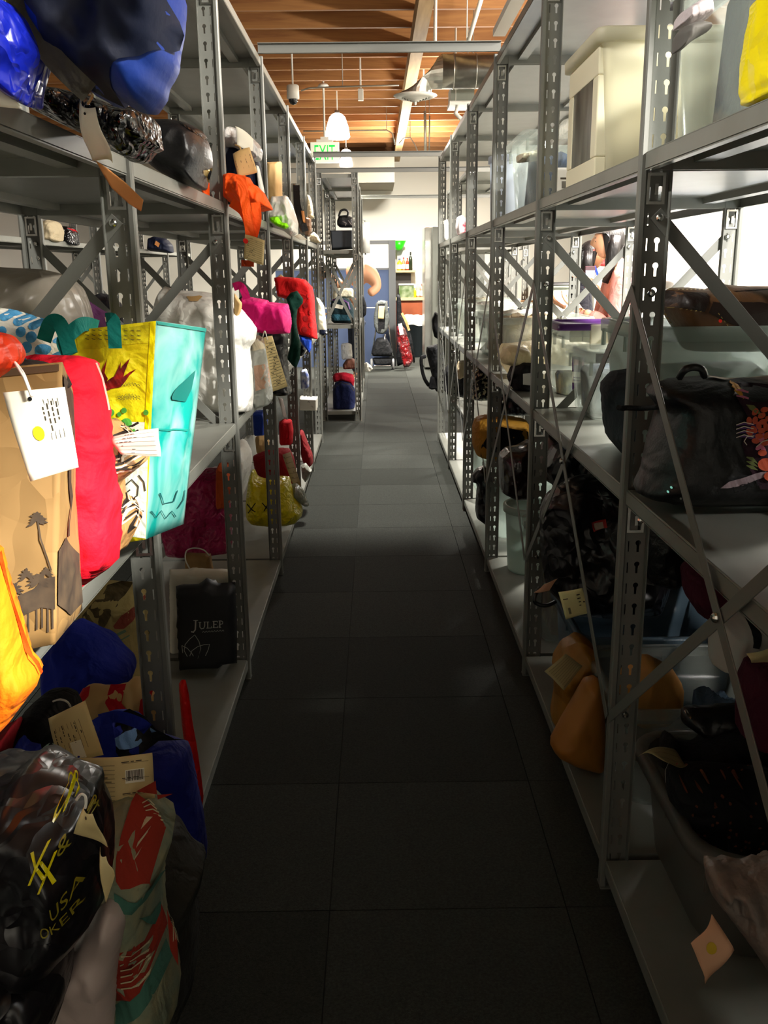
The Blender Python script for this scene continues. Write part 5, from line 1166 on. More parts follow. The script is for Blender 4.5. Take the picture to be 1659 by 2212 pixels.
for k, (px, Y, wx, wy, hh, lb) in enumerate(((1030, 4.98, .5, .42, .24, 'clear tub of folded clothes past the third right post'), (1000, 5.43, .5, .36, .24, 'clear tub in the middle of the mid right shelf'), (975, 6.6, .5, .44, .25, 'clear tub near the far end of the mid right shelf'), (955, 7.45, .5, .4, .26, 'last clear tub on the mid right shelf'))):
    t = tub('storage_tub', lb, (.60+wx/2, Y, ZM), wx, wy, hh, M_TUB, taper=.9, r=.04)
    c = (.60+wx/2, Y, ZM+.008)
    cl = [FB('cloth_sand', '#c9b48a', col2='#8a7a64', scale=14), FB('cloth_grey', '#8f8a84', col2='#b9b4a8', scale=14), FB('cloth_white', '#d9d6cc', col2='#a09a90', scale=14), FB('cloth_olive', '#b3ad98', col2='#7f7a68', scale=14)][k]
    m_ = bmesh.new(); bmesh.ops.create_grid(m_, x_segments=22, y_segments=22, size=.5)
    V = []
    for v in m_.verts:
        x, y = v.co.x*wx*.76, v.co.y*wy*.76; e = max(abs(v.co.x), abs(v.co.y))*2
        z = (hh*.93+.05*ridge((x+k, y), 7, k)*(1-e**4)-.02) if e < .999 else .01
        V.append(Vector((c[0]+x, c[1]+y, c[2]+max(.014, z))))
    ff = [tuple(v.index for v in f.verts) for f in m_.faces]; m_.free()
    tagp(mk('clothes', V, ff, cl, None, True), 'heap of clothes filling the '+lb.replace(' of folded clothes', ''), 'clothes')
bag('cloth_bag', 'cream cloth bundle at the front of the mid right shelf by the third post', 'cloth', [(1080, 770), (1090, 750), (1110, 745), (1140, 752), (1150, 775), (1145, 800), (1110, 792), (1085, 785)], 3.85, .2, FB('ivory', '#d8c89c', rough=.6), crump=.012)
t = bag('handbag', 'black bag with a white square emblem on the mid right shelf', 'bag', [(1095, 815), (1105, 790), (1125, 778), (1150, 780), (1165, 800), (1160, 845), (1130, 850), (1105, 838)], 3.8, .2, M_BLACK, crump=.01)
t.many('white_square', [stroke([(1130, 808), (1146, 806), (1146, 832), (1130, 830), (1130, 808)], 1.5), oval(1138, 816, 5, 4, 8)], WL, .004)
t = bag('sequin_bag', 'glittering silver and black sequin bag on the bottom right shelf', 'bag', [(1016, 862), (1016, 830), (1020, 800), (1032, 792), (1052, 795), (1062, 810), (1066, 850), (1060, 864), (1036, 866)], 5.3, .18, mat('sequins', '#0e0d0c', .18, .5, bump=('noise', 90, 1.0), col2='#d9cfae', scale=60, contrast=(.52, .6), detail=1), crump=.01)

# ---- bottom right shelf
t = tub('storage_tub', 'pale tub lined with a mustard bag, lower right shelf', (.875, 5.05, ZB), .5, .5, .34, M_TUBG, taper=.9, r=.05)
b = bag('leather_bag', 'open mustard suede bag with a black inside, bottom right shelf', 'bag', [(1020, 960), (1020, 920), (1028, 902), (1045, 896), (1090, 897), (1135, 905), (1145, 920), (1140, 990), (1090, 1000), (1030, 985)], 4.72, .3, FB('mustard_suede', '#a87a24', rough=.7), crump=.012, freq=8)
b.many('black_inside', [[(1038, 985), (1040, 962), (1062, 925), (1085, 922), (1140, 932), (1142, 990), (1090, 1000)]], M_BLACK, .006)
t = tub('storage_tub', 'white round tub in front of the mustard bag', (.725, 4.3, ZB), .22, .26, .33, mat('aqua_white_tub', '#cfe0d8', .3, tr=.15), taper=.85, round_=True, ribs=False, rim=.012)
t = tub('storage_tub', 'whitish tub showing only its front rim near the fourth right post', (.875, 6.1, ZB), .5, .42, .36, M_TUBG, taper=.9, r=.05)
bag('dark_bag', 'black bag with purple shine at the back of the lower right shelf', 'bag', [(1060, 870), (1070, 850), (1100, 852), (1130, 870), (1150, 880), (1150, 895), (1070, 895)], 5.2, .3, mat('purple_black_gloss', '#17131f', .3, bump=('crinkle', 14, .4)), crump=.015)
b = bag('black_jacket', 'black jacket hanging off the bottom right shelf by the second post', 'jacket', [(1018, 1025), (1030, 1012), (1045, 1005), (1060, 1010), (1070, 1040), (1060, 1090), (1058, 1130), (1050, 1135), (1030, 1120), (1026, 1100), (1030, 1045), (1018, 1040)], 4.8, .14, M_BLACKPL2, crump=.012)
b = bag('leather_bag', 'dark brown glossy handbag on the lower right shelf past the second post', 'bag', [(1078, 985), (1095, 968), (1120, 965), (1145, 950), (1160, 970), (1165, 1020), (1150, 1070), (1110, 1075), (1080, 1060)], 3.9, .3, mat('dark_brown_gloss', '#1f0f0d', .25, bump=('crinkle', 8, .3)), crump=.014)
t = tub('storage_tub', 'tall clear tub of reddish things between first and second right posts', (.82, 3.55, ZB), .40, .42, .42, M_TUB, taper=.9, r=.05)
heap('rust and cream things inside the tall clear tub, lower right', (.82, 3.55, ZB+.008), .34, .36, .33, FB('rust_cream', '#6a3a24', col2='#a08a68', scale=8), 4)
# heap of black bags
b = bag('trash_bag', 'wide glossy black bag with a red sticker behind the first right post', 'bag', [(1165, 1110), (1180, 1070), (1240, 1030), (1300, 1020), (1370, 1030), (1420, 1060), (1440, 1120), (1445, 1250), (1420, 1320), (1320, 1330), (1230, 1322), (1180, 1270), (1168, 1200)], 2.96, .3, M_BLACKPL2, crump=.02, freq=7, seed=50, res=40)
b.many('red_sticker', [[(1277, 1128), (1308, 1121), (1312, 1140), (1282, 1149)]], FB('red_sticker', '#b03430'), .004); b.many('sticker_print', [[(1281, 1130), (1301, 1126), (1304, 1140), (1285, 1145)]], FB('pale_sticker', '#b9a894'), .006)
bag('leather_bag', 'dark navy leather bag behind the glossy black bag', 'bag', [(1170, 1010), (1200, 960), (1250, 950), (1330, 985), (1380, 1020), (1370, 1060), (1200, 1060)], 3.3, .3, mat('ink_leather', '#0e1016', .3, bump=('crinkle', 8, .4)), crump=.016)
b = bag('leather_bag', 'dark brown bag with a brass ring under the mid right shelf', 'bag', [(1160, 985), (1180, 940), (1210, 935), (1250, 960), (1290, 1000), (1290, 1040), (1200, 1050), (1165, 1030)], 3.45, .24, mat('umber_leather', '#24150e', .35, bump=('noise', 40, .3)), crump=.01)
b.many('brass_ring', [stroke(oval(1252, 1004, 5, 4, 10)+[(1257, 1004)], 1.8)], M_BOLT, .01)
bag('velvet_bag', 'black ribbed bag right of the first right post, lower shelf', 'bag', [(1380, 1130), (1410, 1090), (1440, 1100), (1470, 1160), (1475, 1240), (1440, 1265), (1395, 1250)], 2.6, .2, mat('ribbed_black', '#101114', .35, bump=('noise', 50, .6)), crump=.01)
bag('maroon_bag', 'dark maroon cloth bag low behind the front brace crossing', 'bag', [(1478, 1235), (1520, 1200), (1580, 1210), (1625, 1260), (1620, 1300), (1580, 1330), (1510, 1328), (1485, 1290)], 2.35, .24, M_MAROON, crump=.012)
cord('handle', [(1165, 1270, 2.5), (1155, 1290, 2.48), (1158, 1303, 2.48), (1180, 1308, 2.48), (1200, 1300, 2.5)], M_BLEATH, .006, None, 'black looped handle near the pale pink tag', 'handle')
Sheet('claim_tag', 'small pink-tan tag beside the black looped handle', [(1153, 1280, 2.45), (1175, 1262, 2.45), (1206, 1252, 2.45), (1186, 1276, 2.45)], mat('pinkish_tag', '#b98c70', .7), bend=.006)
s = Sheet('claim_tag', 'square cream tag hanging in front of the black bags, lower right', [(1206, 1279, 2.4), (1258, 1270, 2.4), (1273, 1326, 2.4), (1222, 1338, 2.4)], mat('cream_card', '#e6dc9e', .7), bend=.004)
s.marks([(.68, .18, .82, .22), (.68, .32, .82, .36), (.7, .46, .8, .5), (.7, .6, .78, .64), (.1, .25, .3, .28)], INK, 'typed_words'); barcode(s, .2, .6, .3, .85, True); s.dot(.92, .52, .035, .03, M_BLACK, 'eyelet')
t = tub('storage_tub', 'blue-grey tub under the heap of black bags', (.89, 2.94, ZB), .50, .5, .30, mat('blue_grey_tub', '#5f7484', .3, tr=.2), taper=.92, r=.05)
b = bag('striped_bag', 'white bag with black stripes behind the front brace, lower right', 'bag', [(1540, 1400), (1545, 1340), (1590, 1325), (1650, 1310), (1740, 1310), (1740, 1440), (1540, 1440)], 2.1, .2, mat('white_canvas', '#cfccc4', .7), crump=.008)
b.many('black_stripe', [stroke([(1552, 1402), (1555, 1375), (1565, 1350)], [8, 9, 4]), stroke([(1632, 1400), (1638, 1370), (1640, 1330)], [14, 14, 10])], M_BLACK, .004)
# tan leather bag and round hat box
M_TAN = mat('tan_leather', '#a3701f', .5, bump=('crinkle', 6, .3), col2='#7c5216', scale=6)
b = bag('leather_bag', 'tan leather bag with a manila tag at the front of the bottom right shelf', 'bag', [(1200, 1500), (1195, 1440), (1215, 1395), (1250, 1375), (1275, 1385), (1290, 1410), (1285, 1500), (1262, 1560), (1215, 1580), (1190, 1545)], 2.62, .2, M_TAN, crump=.016, freq=8, seed=53)
b = bag('leather_bag', 'smooth fan-shaped tan leather purse below the diamond-hung manila tag', 'bag', [(1187, 1600), (1210, 1560), (1245, 1500), (1262, 1470), (1292, 1462), (1304, 1500), (1308, 1640), (1290, 1652), (1240, 1640), (1200, 1622)], 2.42, .14, mat('tan_leather_smooth', '#a56a22', .5, bump=('noise', 30, .1)), crump=.004, edge=.05)
s = Sheet('claim_tag', 'tilted ruled manila tag on the tan leather bag', [(1176, 1450, 2.42), (1222, 1412, 2.46), (1260, 1438, 2.46), (1218, 1492, 2.4)], mat('dim_manila', '#a99a6c', .7), bend=.004); form(s, 41, rows=9, words=False)
# big clear tub with tan object
t = tub('storage_tub', 'wide clear tub holding a tan round case on the bottom right shelf', (.92, 2.41, ZB), .56, .42, .30, M_TUB, taper=.9, r=.06)
b = bag('hat_box', 'round tan case inside the wide clear tub', 'case', [(1345, 1540), (1335, 1475), (1350, 1430), (1400, 1415), (1450, 1440), (1475, 1480), (1472, 1530), (1440, 1562), (1380, 1568)], 2.40, .12, mat('tan_case', '#b8803c', .6, bump=('noise', 30, .1)), crump=.004)
heap('blue cloth inside the wide clear tub', (1.03, 2.42, ZB+.008), .24, .3, .18, FB('dusty_blue', '#52687e', col2='#3a4a5c', scale=8), 8)
bag('leather_bag', 'brown handbag at the right edge above the near tub', 'bag', [(1600, 1600), (1605, 1480), (1625, 1440), (1700, 1420), (1740, 1600)], 1.85, .2, M_MAROON, crump=.01)
Sheet('paper_scrap', 'cream paper corner at the right edge, lower right', [(1612, 1412, 1.8), (1680, 1390, 1.8), (1690, 1440, 1.8), (1622, 1430, 1.8)], M_TAG, bend=.01)
# near tub with black contents
t = tub('storage_tub', 'nearest clear tub full of black bags, bottom right', (.905, 1.87, ZB), .50, .52, .27, mat('near_tub_plastic', '#8f8a82', .3, tr=.4), taper=.88, r=.1, rim=.022)
heap('black clothes heaped in the nearest clear tub', (.905, 1.87, ZB+.008), .44, .44, .2, M_BLACK, 9, .07)
b = bag('handbag', 'black handbag with a dim flower print filling the nearest clear tub', 'bag', [(1440, 1700), (1450, 1672), (1500, 1662), (1560, 1664), (1680, 1670), (1740, 1700), (1740, 1860), (1560, 1850), (1490, 1820), (1455, 1770)], 1.82, .2, M_BLACK, crump=.012, freq=6, seed=55)
b.many('floral_print', [oval(x, y, 3.5, 3.5, 6, 0, .4, x) for x, y in [(g.uniform(1490, 1650), g.uniform(1690, 1840)) for _ in range(46)]], FB('dim_floral', '#6a3c28'), .003, 'stuff')
b.many('white_zip', [stroke([(1462, 1680), (1457, 1700), (1456, 1722)], 2)], WL, .004)
b = bag('fur_hat', 'black fuzzy bundle above the black handbag', 'hat', [(1420, 1650), (1430, 1600), (1446, 1582), (1465, 1602), (1500, 1604), (1560, 1590), (1640, 1560), (1720, 1560), (1740, 1690), (1560, 1690), (1460, 1680)], 1.98, .12, mat('black_fleece', '#100d0e', .95, bump=('noise', 60, 1.0)), crump=.02, freq=14)
b = bag('leather_pouch', 'black strapped pouch with a metal stud at the top of the near tub', 'bag', [(1472, 1560), (1475, 1535), (1500, 1528), (1560, 1530), (1640, 1520), (1720, 1540), (1720, 1590), (1600, 1595), (1510, 1585)], 2.04, .1, M_BLEATH, crump=.01)
b.many('stud', [oval(1494, 1553, 4, 3, 8)], M_BOLT, .006)
s = Sheet('claim_tag', 'curled manila tag resting on the black bags in the near tub', [(1378, 1634, 1.86), (1455, 1618, 1.9), (1482, 1638, 1.84), (1440, 1650, 1.78)], mat('dim_manila', '#a99a6c', .7), bend=.012); form(s, 42, rows=5, words=False)
# box and grey cloth near
rt = root('cardboard_box', (.87, 1.06, ZB), 'open cardboard box with an orange strip in the bottom right corner', 'box')
M_CB = mat('cardboard', '#8f7a5c', .8, bump=('noise', 20, .1))
for nm, q in (('panel', (.62, .63, .82, 1.16)), ('panel', (1.12, 1.13, .82, 1.16)), ('panel', (.63, 1.12, .82, .83)), ('panel', (.63, 1.12, 1.15, 1.16))):
    MB().box(*q, ZB+.002, ZB+.3).go(nm, M_CB, rt)
MB().box(.63, 1.12, .83, 1.15, ZB+.002, ZB+.01).go('base', M_CB, rt)
MB().box(.632, .65, .84, 1.14, ZB+.15, ZB+.32).go('orange_strip', mat('amber_card', '#b8701c', .7), rt)
b = bag('cloth', 'crumpled grey-brown cloth draped over the box in the bottom right corner', 'cloth', [(1535, 1930), (1530, 1890), (1545, 1878), (1600, 1880), (1680, 1870), (1740, 1880), (1740, 2120), (1660, 2100), (1620, 2040), (1590, 2000), (1560, 1960)], 1.1, .14, FB('grey_brown_satin', '#7d726a', rough=.5), crump=.026, freq=14, seed=56)
s = Sheet('claim_tag', 'diamond-hung pinkish tag with a yellow dot in the bottom right corner', [(1538, 1975, .96), (1570, 2046, .96), (1520, 2122, .95), (1491, 2036, .95)], mat('peach_tag', '#c99a78', .7), bend=.006, fold=.7); s.dot(.3, .55, .12, .14, mat('dim_yellow_dot', '#b89a10', .6))
# dangling bags at the far end of the right row
b = bag('backpack', 'black backpack hanging on the far end of the right row', 'backpack', [(920, 760), (922, 748), (935, 745), (950, 742), (958, 760), (960, 800), (958, 850), (940, 845), (930, 800)], 8.6, .25, M_BLACK, crump=.012)
cord('strap', [(918, 770, 8.5), (910, 775, 8.45), (912, 800, 8.45), (918, 820, 8.45), (926, 832, 8.5)], M_BLACK, .018, b.ob)
bag('dark_bag', 'black jumble hanging beside the cabinet at the far end', 'bag', [(932, 690), (940, 672), (948, 680), (950, 735), (938, 728), (934, 712)], 8.7, .12, M_BLACK, crump=.01)
bag('foot_bag', 'black bag leg touching the floor at the far end of the right row', 'bag', [(925, 838), (930, 812), (940, 815), (945, 840), (932, 842)], 8.5, .08, M_BLACK, crump=.004)
bag('dark_bag', 'black bag stuffed on the bottom shelf at the far right', 'bag', [(958, 800), (975, 780), (1005, 780), (1012, 830), (1010, 860), (960, 850)], 7.6, .36, M_BLACK, crump=.015)
bag('brown_bag', 'tan and brown bag between fourth and fifth right posts', 'bag', [(985, 800), (990, 780), (1003, 778), (1006, 812), (990, 820)], 6.5, .15, M_BEIGE, crump=.008)

# ================================================================== far end of the room
def pbox(px0, py0, px1, py1, Y, dY):
    a, b = unp(px0, py0, Y=Y), unp(px1, py1, Y=Y)
    return (min(a.x, b.x), max(a.x, b.x), Y, Y+dY, min(a.z, b.z), max(a.z, b.z))
q = pbox(770, 520, 856, 792, 15.2, .06); zt = q[5]; x1 = q[1]
rt = root('cubicle_partition', ((-1.6+x1)/2, 15.23, 0), 'tall blue office partition with a white top panel and dark frame', 'partition')
M_FRM = mat('partition_frame', '#4b4d4e', .5)
MB().box(x1-.11, x1, 15.18, 15.30, 0, zt).go('end_post', M_FRM, rt); MB().box(-1.6, x1, 15.19, 15.27, zt-.05, zt).go('top_cap', M_FRM, rt)
MB().box(-1.5, x1-.11, 15.21, 15.25, zt-.42, zt-.05).go('white_panel', M_WHITE, rt); MB().box(-1.6, x1-.11, 15.195, 15.265, zt-.45, zt-.42).go('rail', M_FRM, rt)
MB().box(-1.6, x1-.11, 15.20, 15.26, .95, zt-.45).go('fabric_panel', mat('partition_blue', '#394661', .9, bump=('noise', 200, .1)), rt); MB().box(-1.6, x1-.11, 15.20, 15.26, 0, .93).go('lower_panel', MATS['partition_blue'], rt)
# kitchen corner
c = at(896, 643, 17.9)
rt = root('kitchen_counter', (.95, 18.2, 0), 'kitchen counter with a red-brown front beyond the partition', 'counter')
MB().box(.3, 1.6, 17.9, 18.55, c.z-.05, c.z).go('worktop', mat('pale_wood_top', '#d8bf8c', .5), rt); MB().box(.32, 1.58, 17.95, 18.55, 0, c.z-.05).go('cabinet_front', mat('red_brown_laminate', '#a1512c', .5, col2='#8c4424', scale=5), rt)
zc_ = c.z
sh = at(875, 584, 18.3); tagp(bevel(MB().box(sh.x-.3, sh.x+.2, 18.25, 18.58, sh.z-.04, sh.z).go('wall_shelf', MATS['pale_wood_top']), .004).id_data, 'pale wooden wall shelf with sauce bottles', 'shelf')
def bottle(px, py_base, Y, h, r, col, cap, label, zb, cat='bottle', pump=False, lab=True):
    x = unp(px, py_base, Y=Y).x; rt = root('bottle', (x, Y, zb), label, cat)
    MB().lathe([(0, 0), (r, 0), (r, h*.6), (r*.8, h*.7), (r*.35, h*.8), (r*.35, h*.9)], (x, Y, zb), 12).go('glass', mat('bottle_'+col[1:], col, .2), rt, True)
    MB().lathe([(r*.4, h*.88), (r*.42, h), (0, h)], (x, Y, zb), 10).go('cap', mat('cap_'+cap[1:], cap, .4), rt, True)
    if lab: MB().lathe([(r*1.02, h*.12), (r*1.02, h*.5)], (x, Y, zb), 12).go('paper_label', M_TAGW, rt, True)
    if pump: MB().tube([(x, Y, zb+h), (x, Y, zb+h+.05), (x-.05, Y, zb+h+.045)], .008, 6).go('pump', M_WHITE, rt, True)
bottle(863, 580, 18.35, .22, .05, '#d8c83a', '#4a5a7a', 'squat yellow oil bottle with a blue cap on the wall shelf', sh.z)
bottle(872, 580, 18.35, .24, .032, '#d89a6a', '#e02020', 'middle bottle with a red cap on the wall shelf', sh.z)
bottle(880, 580, 18.35, .23, .03, '#c4502a', '#c02018', 'red sauce bottle on the wall shelf', sh.z)
bottle(887, 580, 18.4, .34, .035, '#2e3a26', '#20261c', 'dark green bottle at the right end of the wall shelf', sh.z, lab=False)
bottle(896, 640, 18.1, .18, .03, '#f0e61e', '#f4ec40', 'small yellow bottle on the kitchen counter', zc_, lab=False)
bottle(903, 640, 18.15, .28, .035, '#d8b4a0', '#e8e4e0', 'pale pink lotion bottle on the kitchen counter', zc_, pump=True)
bottle(911, 640, 18.2, .25, .035, '#c99a88', '#8a6a60', 'rosy bottle right of the lotion bottle on the counter', zc_)
q = pbox(858, 541, 886, 582, 18.45, .12); tagp(bevel(MB().box(*q).go('back_panel', mat('pale_grey_panel', '#c9ccc8', .5)), .004).id_data, 'pale grey tray leaning on the wall behind the sauce bottles', 'tray')
p = at(862, 540, 18.3)
rt = root('bowl', (p.x, 18.3, p.z), 'bright green plastic bowl above the sauce bottles', 'bowl'); MB().lathe([(0, 0), (.06, 0), (.13, .16), (.125, .16), (.055, .01), (0, .01)], (p.x, 18.3, p.z), 16).go('shell', mat('bowl_green', '#2ee01c', .35), rt, True)
MB().lathe([(.124, .158), (.134, .162), (.134, .168), (.122, .166)], (p.x, 18.3, p.z), 16).go('lip', MATS['bowl_green'], rt, True)
q = pbox(862, 613, 894, 641, 18.05, .3); rt = root('dish_box', ((q[0]+q[1])/2, 18.2, zc_), 'clear box of greenish packets on the kitchen counter', 'box')
MB().box(q[0], q[1], 18.05, 18.35, zc_, q[5]-.03).go('body', mat('pale_clear_green', '#b9c8a4', .3, col2='#6f8a52', scale=12, tr=.1), rt); bevel(MB().box(q[0]-.01, q[1]+.01, 18.03, 18.37, q[5]-.03, q[5]).go('lid', M_WHITE, rt), .006)
mk('dark_recess_sheet', *(lambda b: (b.v, b.f))(MB().box(sh.x-.3, sh.x+.12, 18.5, 18.58, sh.z-.5, sh.z-.06)), mat('dark_recess_brown', '#3a3430', .5)); bpy.data.objects['dark_recess_sheet']['label'] = 'dark sheet standing in for the recess below the wall shelf'; bpy.data.objects['dark_recess_sheet']['category'] = 'board'  # flat dark sheet stands in for the recess under the shelf
# fridge
a = at(918, 490, 14.5); bb = at(934, 490, 14.4)
rt = root('refrigerator', (a.x+.45, 14.75, 0), 'tall grey steel refrigerator beside the trash can', 'refrigerator')
M_STEEL = mat('brushed_steel', '#b5b5ae', .22, .85)
bevel(MB().box(a.x, a.x+.9, 14.6, 15.3, .03, a.z).go('cabinet', M_STEEL, rt), .01)
bevel(MB().box(a.x+.11, a.x+.9, 14.42, 14.6, .08, a.z).go('door', mat('grey_enamel', '#55574f', .4), rt), .01)
MB().tube([(a.x+.2, 14.38, 1.0), (a.x+.2, 14.38, 1.6)], .012, 8).go('handle', M_STEEL, rt)
# trash can
a, b_ = at(874, 770, 16.6), at(926, 770, 16.6); cx = (a.x+b_.x)/2; r = (b_.x-a.x)/2
hz = at(900, 690, 16.6).z
rt = root('trash_can', (cx, 16.9, 0), 'grey trash can with a white liner folded over its rim', 'trash can')
MB().lathe([(0, 0), (r*.8, 0), (r, hz), (r+.02, hz), (r+.02, hz+.03), (r-.01, hz+.03)], (cx, 16.9, 0), 24).go('body', mat('can_grey', '#55606a', .5), rt, True)
V = []; pr = [(r*.9, hz-.1), (r-.01, hz+.05), (r+.035, hz+.05), (r+.045, hz-.03), (r+.03, hz-.1)]
L_ = MB().lathe(pr, (cx, 16.9, 0), 36)
L_.v = [Vector((v.x+.015*noise.noise(v*9), v.y+.015*noise.noise(v*11), v.z+.035*noise.noise(v*8))) for v in L_.v]; L_.go('liner', M_WPL, rt, True)
for s_ in (-1, 1): bevel(MB().box(cx+s_*(r+.01)-.02, cx+s_*(r+.01)+.02, 16.85, 16.95, hz-.16, hz-.12).go('handle', MATS['can_grey'], rt), .006)
# pushchair
sx = at(826, 795, 14.7).x
rt = root('pushchair', (sx, 14.7, 0), 'folded black pushchair with a tan tag in front of the blue partition', 'pushchair')
M_PB = FB('pushchair_black', '#17181a'); M_PG = FB('pushchair_grey', '#5a5e5c')
def S(px, py, Y=14.7): return unp(px, py, Y=Y)
def pill(name, ol, Y, th, m, **k):
    p = Pillow(name, ol, Y, th, m, None, **k); p.ob.parent = rt; p.ob.location = Vector(p.ob['wl'])-wloc(rt); return p
p = pill('backrest', [(812, 655), (822, 648), (834, 650), (838, 668), (842, 690), (838, 712), (828, 722), (815, 720), (808, 705), (807, 685)], 14.62, .12, M_PG, crump=.004)
p.many('centre_panel', [[(817, 656), (831, 656), (832, 690), (830, 718), (817, 716), (816, 690)]], M_PB, .005)
pill('seat', [(802, 762), (806, 745), (814, 730), (834, 728), (842, 742), (849, 760), (846, 770), (806, 770)], 14.6, .3, M_PB, crump=.006)
pill('footrest_basket', [(804, 772), (848, 772), (846, 788), (808, 788)], 14.62, .22, M_PB, crump=.004)
for sgn, px in ((-1, 803), (1, 849)):
    w = S(px, 783); MB().lathe([(.02, -.02), (.075, -.02), (.085, -.01), (.085, .01), (.075, .02), (.02, .02)], (w.x, 14.7, .085), 18, 'x').go('wheel', mat('tyre_grey', '#8f9090', .6), rt, True)
    MB().tube([S(px, 768), S(px-sgn*8, 720), S(px-sgn*12, 680), S(px-sgn*14, 650)], .012, 8).go('frame_tube', M_BOLT, rt, True)
MB().tube([S(808, 790, 14.55), S(844, 790, 14.55)], .01, 8).go('axle', M_BOLT, rt); MB().tube([S(832, 722, 14.5), S(830, 745, 14.5), S(826, 766, 14.5)], .012, 8).go('crossing_strut', M_BOLT, rt, True)
Sheet('claim_tag', 'tan tag tied to the black pushchair', [(818, 661, 14.5), (831, 661, 14.5), (829, 689, 14.5), (817, 688, 14.5)], M_TAG, bend=.004)
# garment bags leaning at the end of the partition
t = bag('garment_bag', 'long black garment bag leaning against the partition post', 'garment bag', [(856, 640), (862, 632), (866, 645), (868, 680), (880, 700), (890, 730), (897, 780), (894, 786), (886, 760), (876, 785), (856, 792)], 14.9, .12, M_BLACK, crump=.01)
t.many('tan_edge', [stroke([(868, 676), (876, 692), (884, 714)], 5)], M_KRAFT, .006)
t = bag('garment_bag', 'clear dry-cleaning bag over a red garment leaning by the partition', 'garment bag', [(857, 705), (866, 700), (876, 712), (886, 745), (893, 780), (884, 793), (872, 794), (866, 770), (858, 740)], 14.6, .16, mat('red_satin_clear', '#7a1418', .18, col2='#4a3a3a', scale=9, contrast=(.45, .65), bump=('crinkle', 12, .6)), crump=.014)
t.many('hanger_paper', [[(860, 700), (868, 698), (872, 722), (864, 724)]], M_TAGW, .008)
# paper roll / white dispenser near the rack
p = at(789, 515, 12.75); rt = root('paper_roll_holder', p, 'white paper roll on a bracket at the far end of the free-standing rack', 'dispenser')
MB().lathe([(.02, -.19), (.06, -.19), (.06, .2), (.02, .2)], p, 18).go('paper_roll', mat('white_plastic', '#dfe0da', .4), rt, True)
MB().tube([p+Vector((0, 0, -.21)), p+Vector((0, 0, .23)), Vector((-.2, 12.62, p.z+.23))], .012, 8).go('bracket', M_RACK, rt)

# service counter behind the right row
rt = root('service_counter', (1.75, 3.3, 0), 'dark service counter with a blue-grey top behind the right row', 'counter')
bevel(MB().box(1.46, 2.1, .1, 6.6, 1.1, 1.15).go('counter_top', mat('blue_grey_laminate', '#6a7684', .35), rt), .006)
for k in range(5): MB().box(1.5, 2.06, .15+k*1.285, .15+(k+1)*1.285-.01, 0, 1.1).go('base_cabinet', mat('black_laminate', '#17181a', .5), rt)
rt = root('work_table', (2.2, 9.4, 0), 'pale table behind the far part of the right row', 'table')
bevel(MB().box(1.5, 2.9, 8.4, 11.2, .98, 1.03).go('table_top', mat('white_laminate', '#d9d8d0', .4), rt), .006)
for x in (1.6, 2.8):
    for y in (8.5, 11.1): MB().box(x-.03, x+.03, y-.03, y+.03, 0, .98).go('leg', M_RACK, rt)
c = unp(1212, 655, Y=8.75)
t = tub('storage_tub', 'grey-green tub with a black lid on the pale table', (c.x, 8.85, 1.03), .46, .36, .34, mat('grey_green_plastic', '#9ba39a', .4), taper=.93, lid=mat('black_lid', '#17191d', .4), ribs=False)
# wire basket
rt = root('wire_basket', (unp(1212, 680, Y=8.55).x, 8.5, 1.03), 'white wire basket in front of the grey-green tub', 'basket')
c = wloc(rt); b = MB()
for k in range(8):
    x = c.x-.16+k*.046; b.box(x-.003, x+.003, 8.42, 8.425, 1.03, 1.19)
for k in range(5): b.box(c.x-.17, c.x+.17, 8.415, 8.42, 1.04+k*.036, 1.046+k*.036)
b.box(c.x-.17, c.x-.165, 8.42, 8.6, 1.03, 1.19); b.box(c.x+.165, c.x+.17, 8.42, 8.6, 1.03, 1.19); b.box(c.x-.17, c.x+.17, 8.42, 8.6, 1.03, 1.035)
o = b.go('wires', M_WHITE, rt); o['kind'] = 'stuff'
for k in range(7):
    xx = unp(1118, 600, Y=9).x; o = MB().box(xx-.16, xx+.16, 8.9, 9.2, 1.03+k*.028, 1.03+k*.028+.022).go('folder', mat('folder_%d' % (k % 3), ('#b98a5a', '#c9b9a0', '#7a5a44')[k % 3], .7))
    tagp(bevel(o, .003).id_data, ('lowest', 'second', 'third', 'fourth', 'fifth', 'sixth', 'top')[k]+' folder in the stack seen behind the third right post', 'folder', 'folders stacked on the pale table')
t = bag('paper_sack', 'white and red printed sack beyond the counter at the right', 'bag', [(1432, 625), (1436, 608), (1450, 596), (1466, 600), (1470, 625), (1455, 632)], 4.9, .2, mat('white_red_sack', '#e6e0dc', .5, col2='#c0202c', scale=16, contrast=(.58, .66)), crump=.01)

# ================================================================== people
M_SKIN = mat('skin_light', '#d9a27e', .55); M_SKIN2 = mat('skin_brown', '#8a5c40', .5); M_HAIR = mat('black_hair', '#120f10', .35, bump=('noise', 30, .5), ani=(6, 6, .5))
def skin(name, pts, edges, m, parent, lv=2, rt_i=0):
    """one continuous surface grown over a skeleton: pts = [(x,y,z,rx,ry)]"""
    o3 = wloc(parent); me = bpy.data.meshes.new(name); me.from_pydata([Vector(p[:3])-o3 for p in pts], edges, []); me.materials.append(m)
    o = bpy.data.objects.new(name, me); C.objects.link(o); o.parent = parent; o['wl'] = tuple(o3)
    sk = o.modifiers.new('skin', 'SKIN'); sk.use_smooth_shade = True; sk.branch_smoothing = .4
    for i, p in enumerate(pts):
        v = me.skin_vertices[0].data[i]; v.radius = (p[3], p[4] if len(p) > 4 else p[3]); v.use_root = (i == rt_i)
    sb = o.modifiers.new('sub', 'SUBSURF'); sb.levels = lv; sb.render_levels = lv
    return o
def chain(*idx): return [(idx[i], idx[i+1]) for i in range(len(idx)-1)]
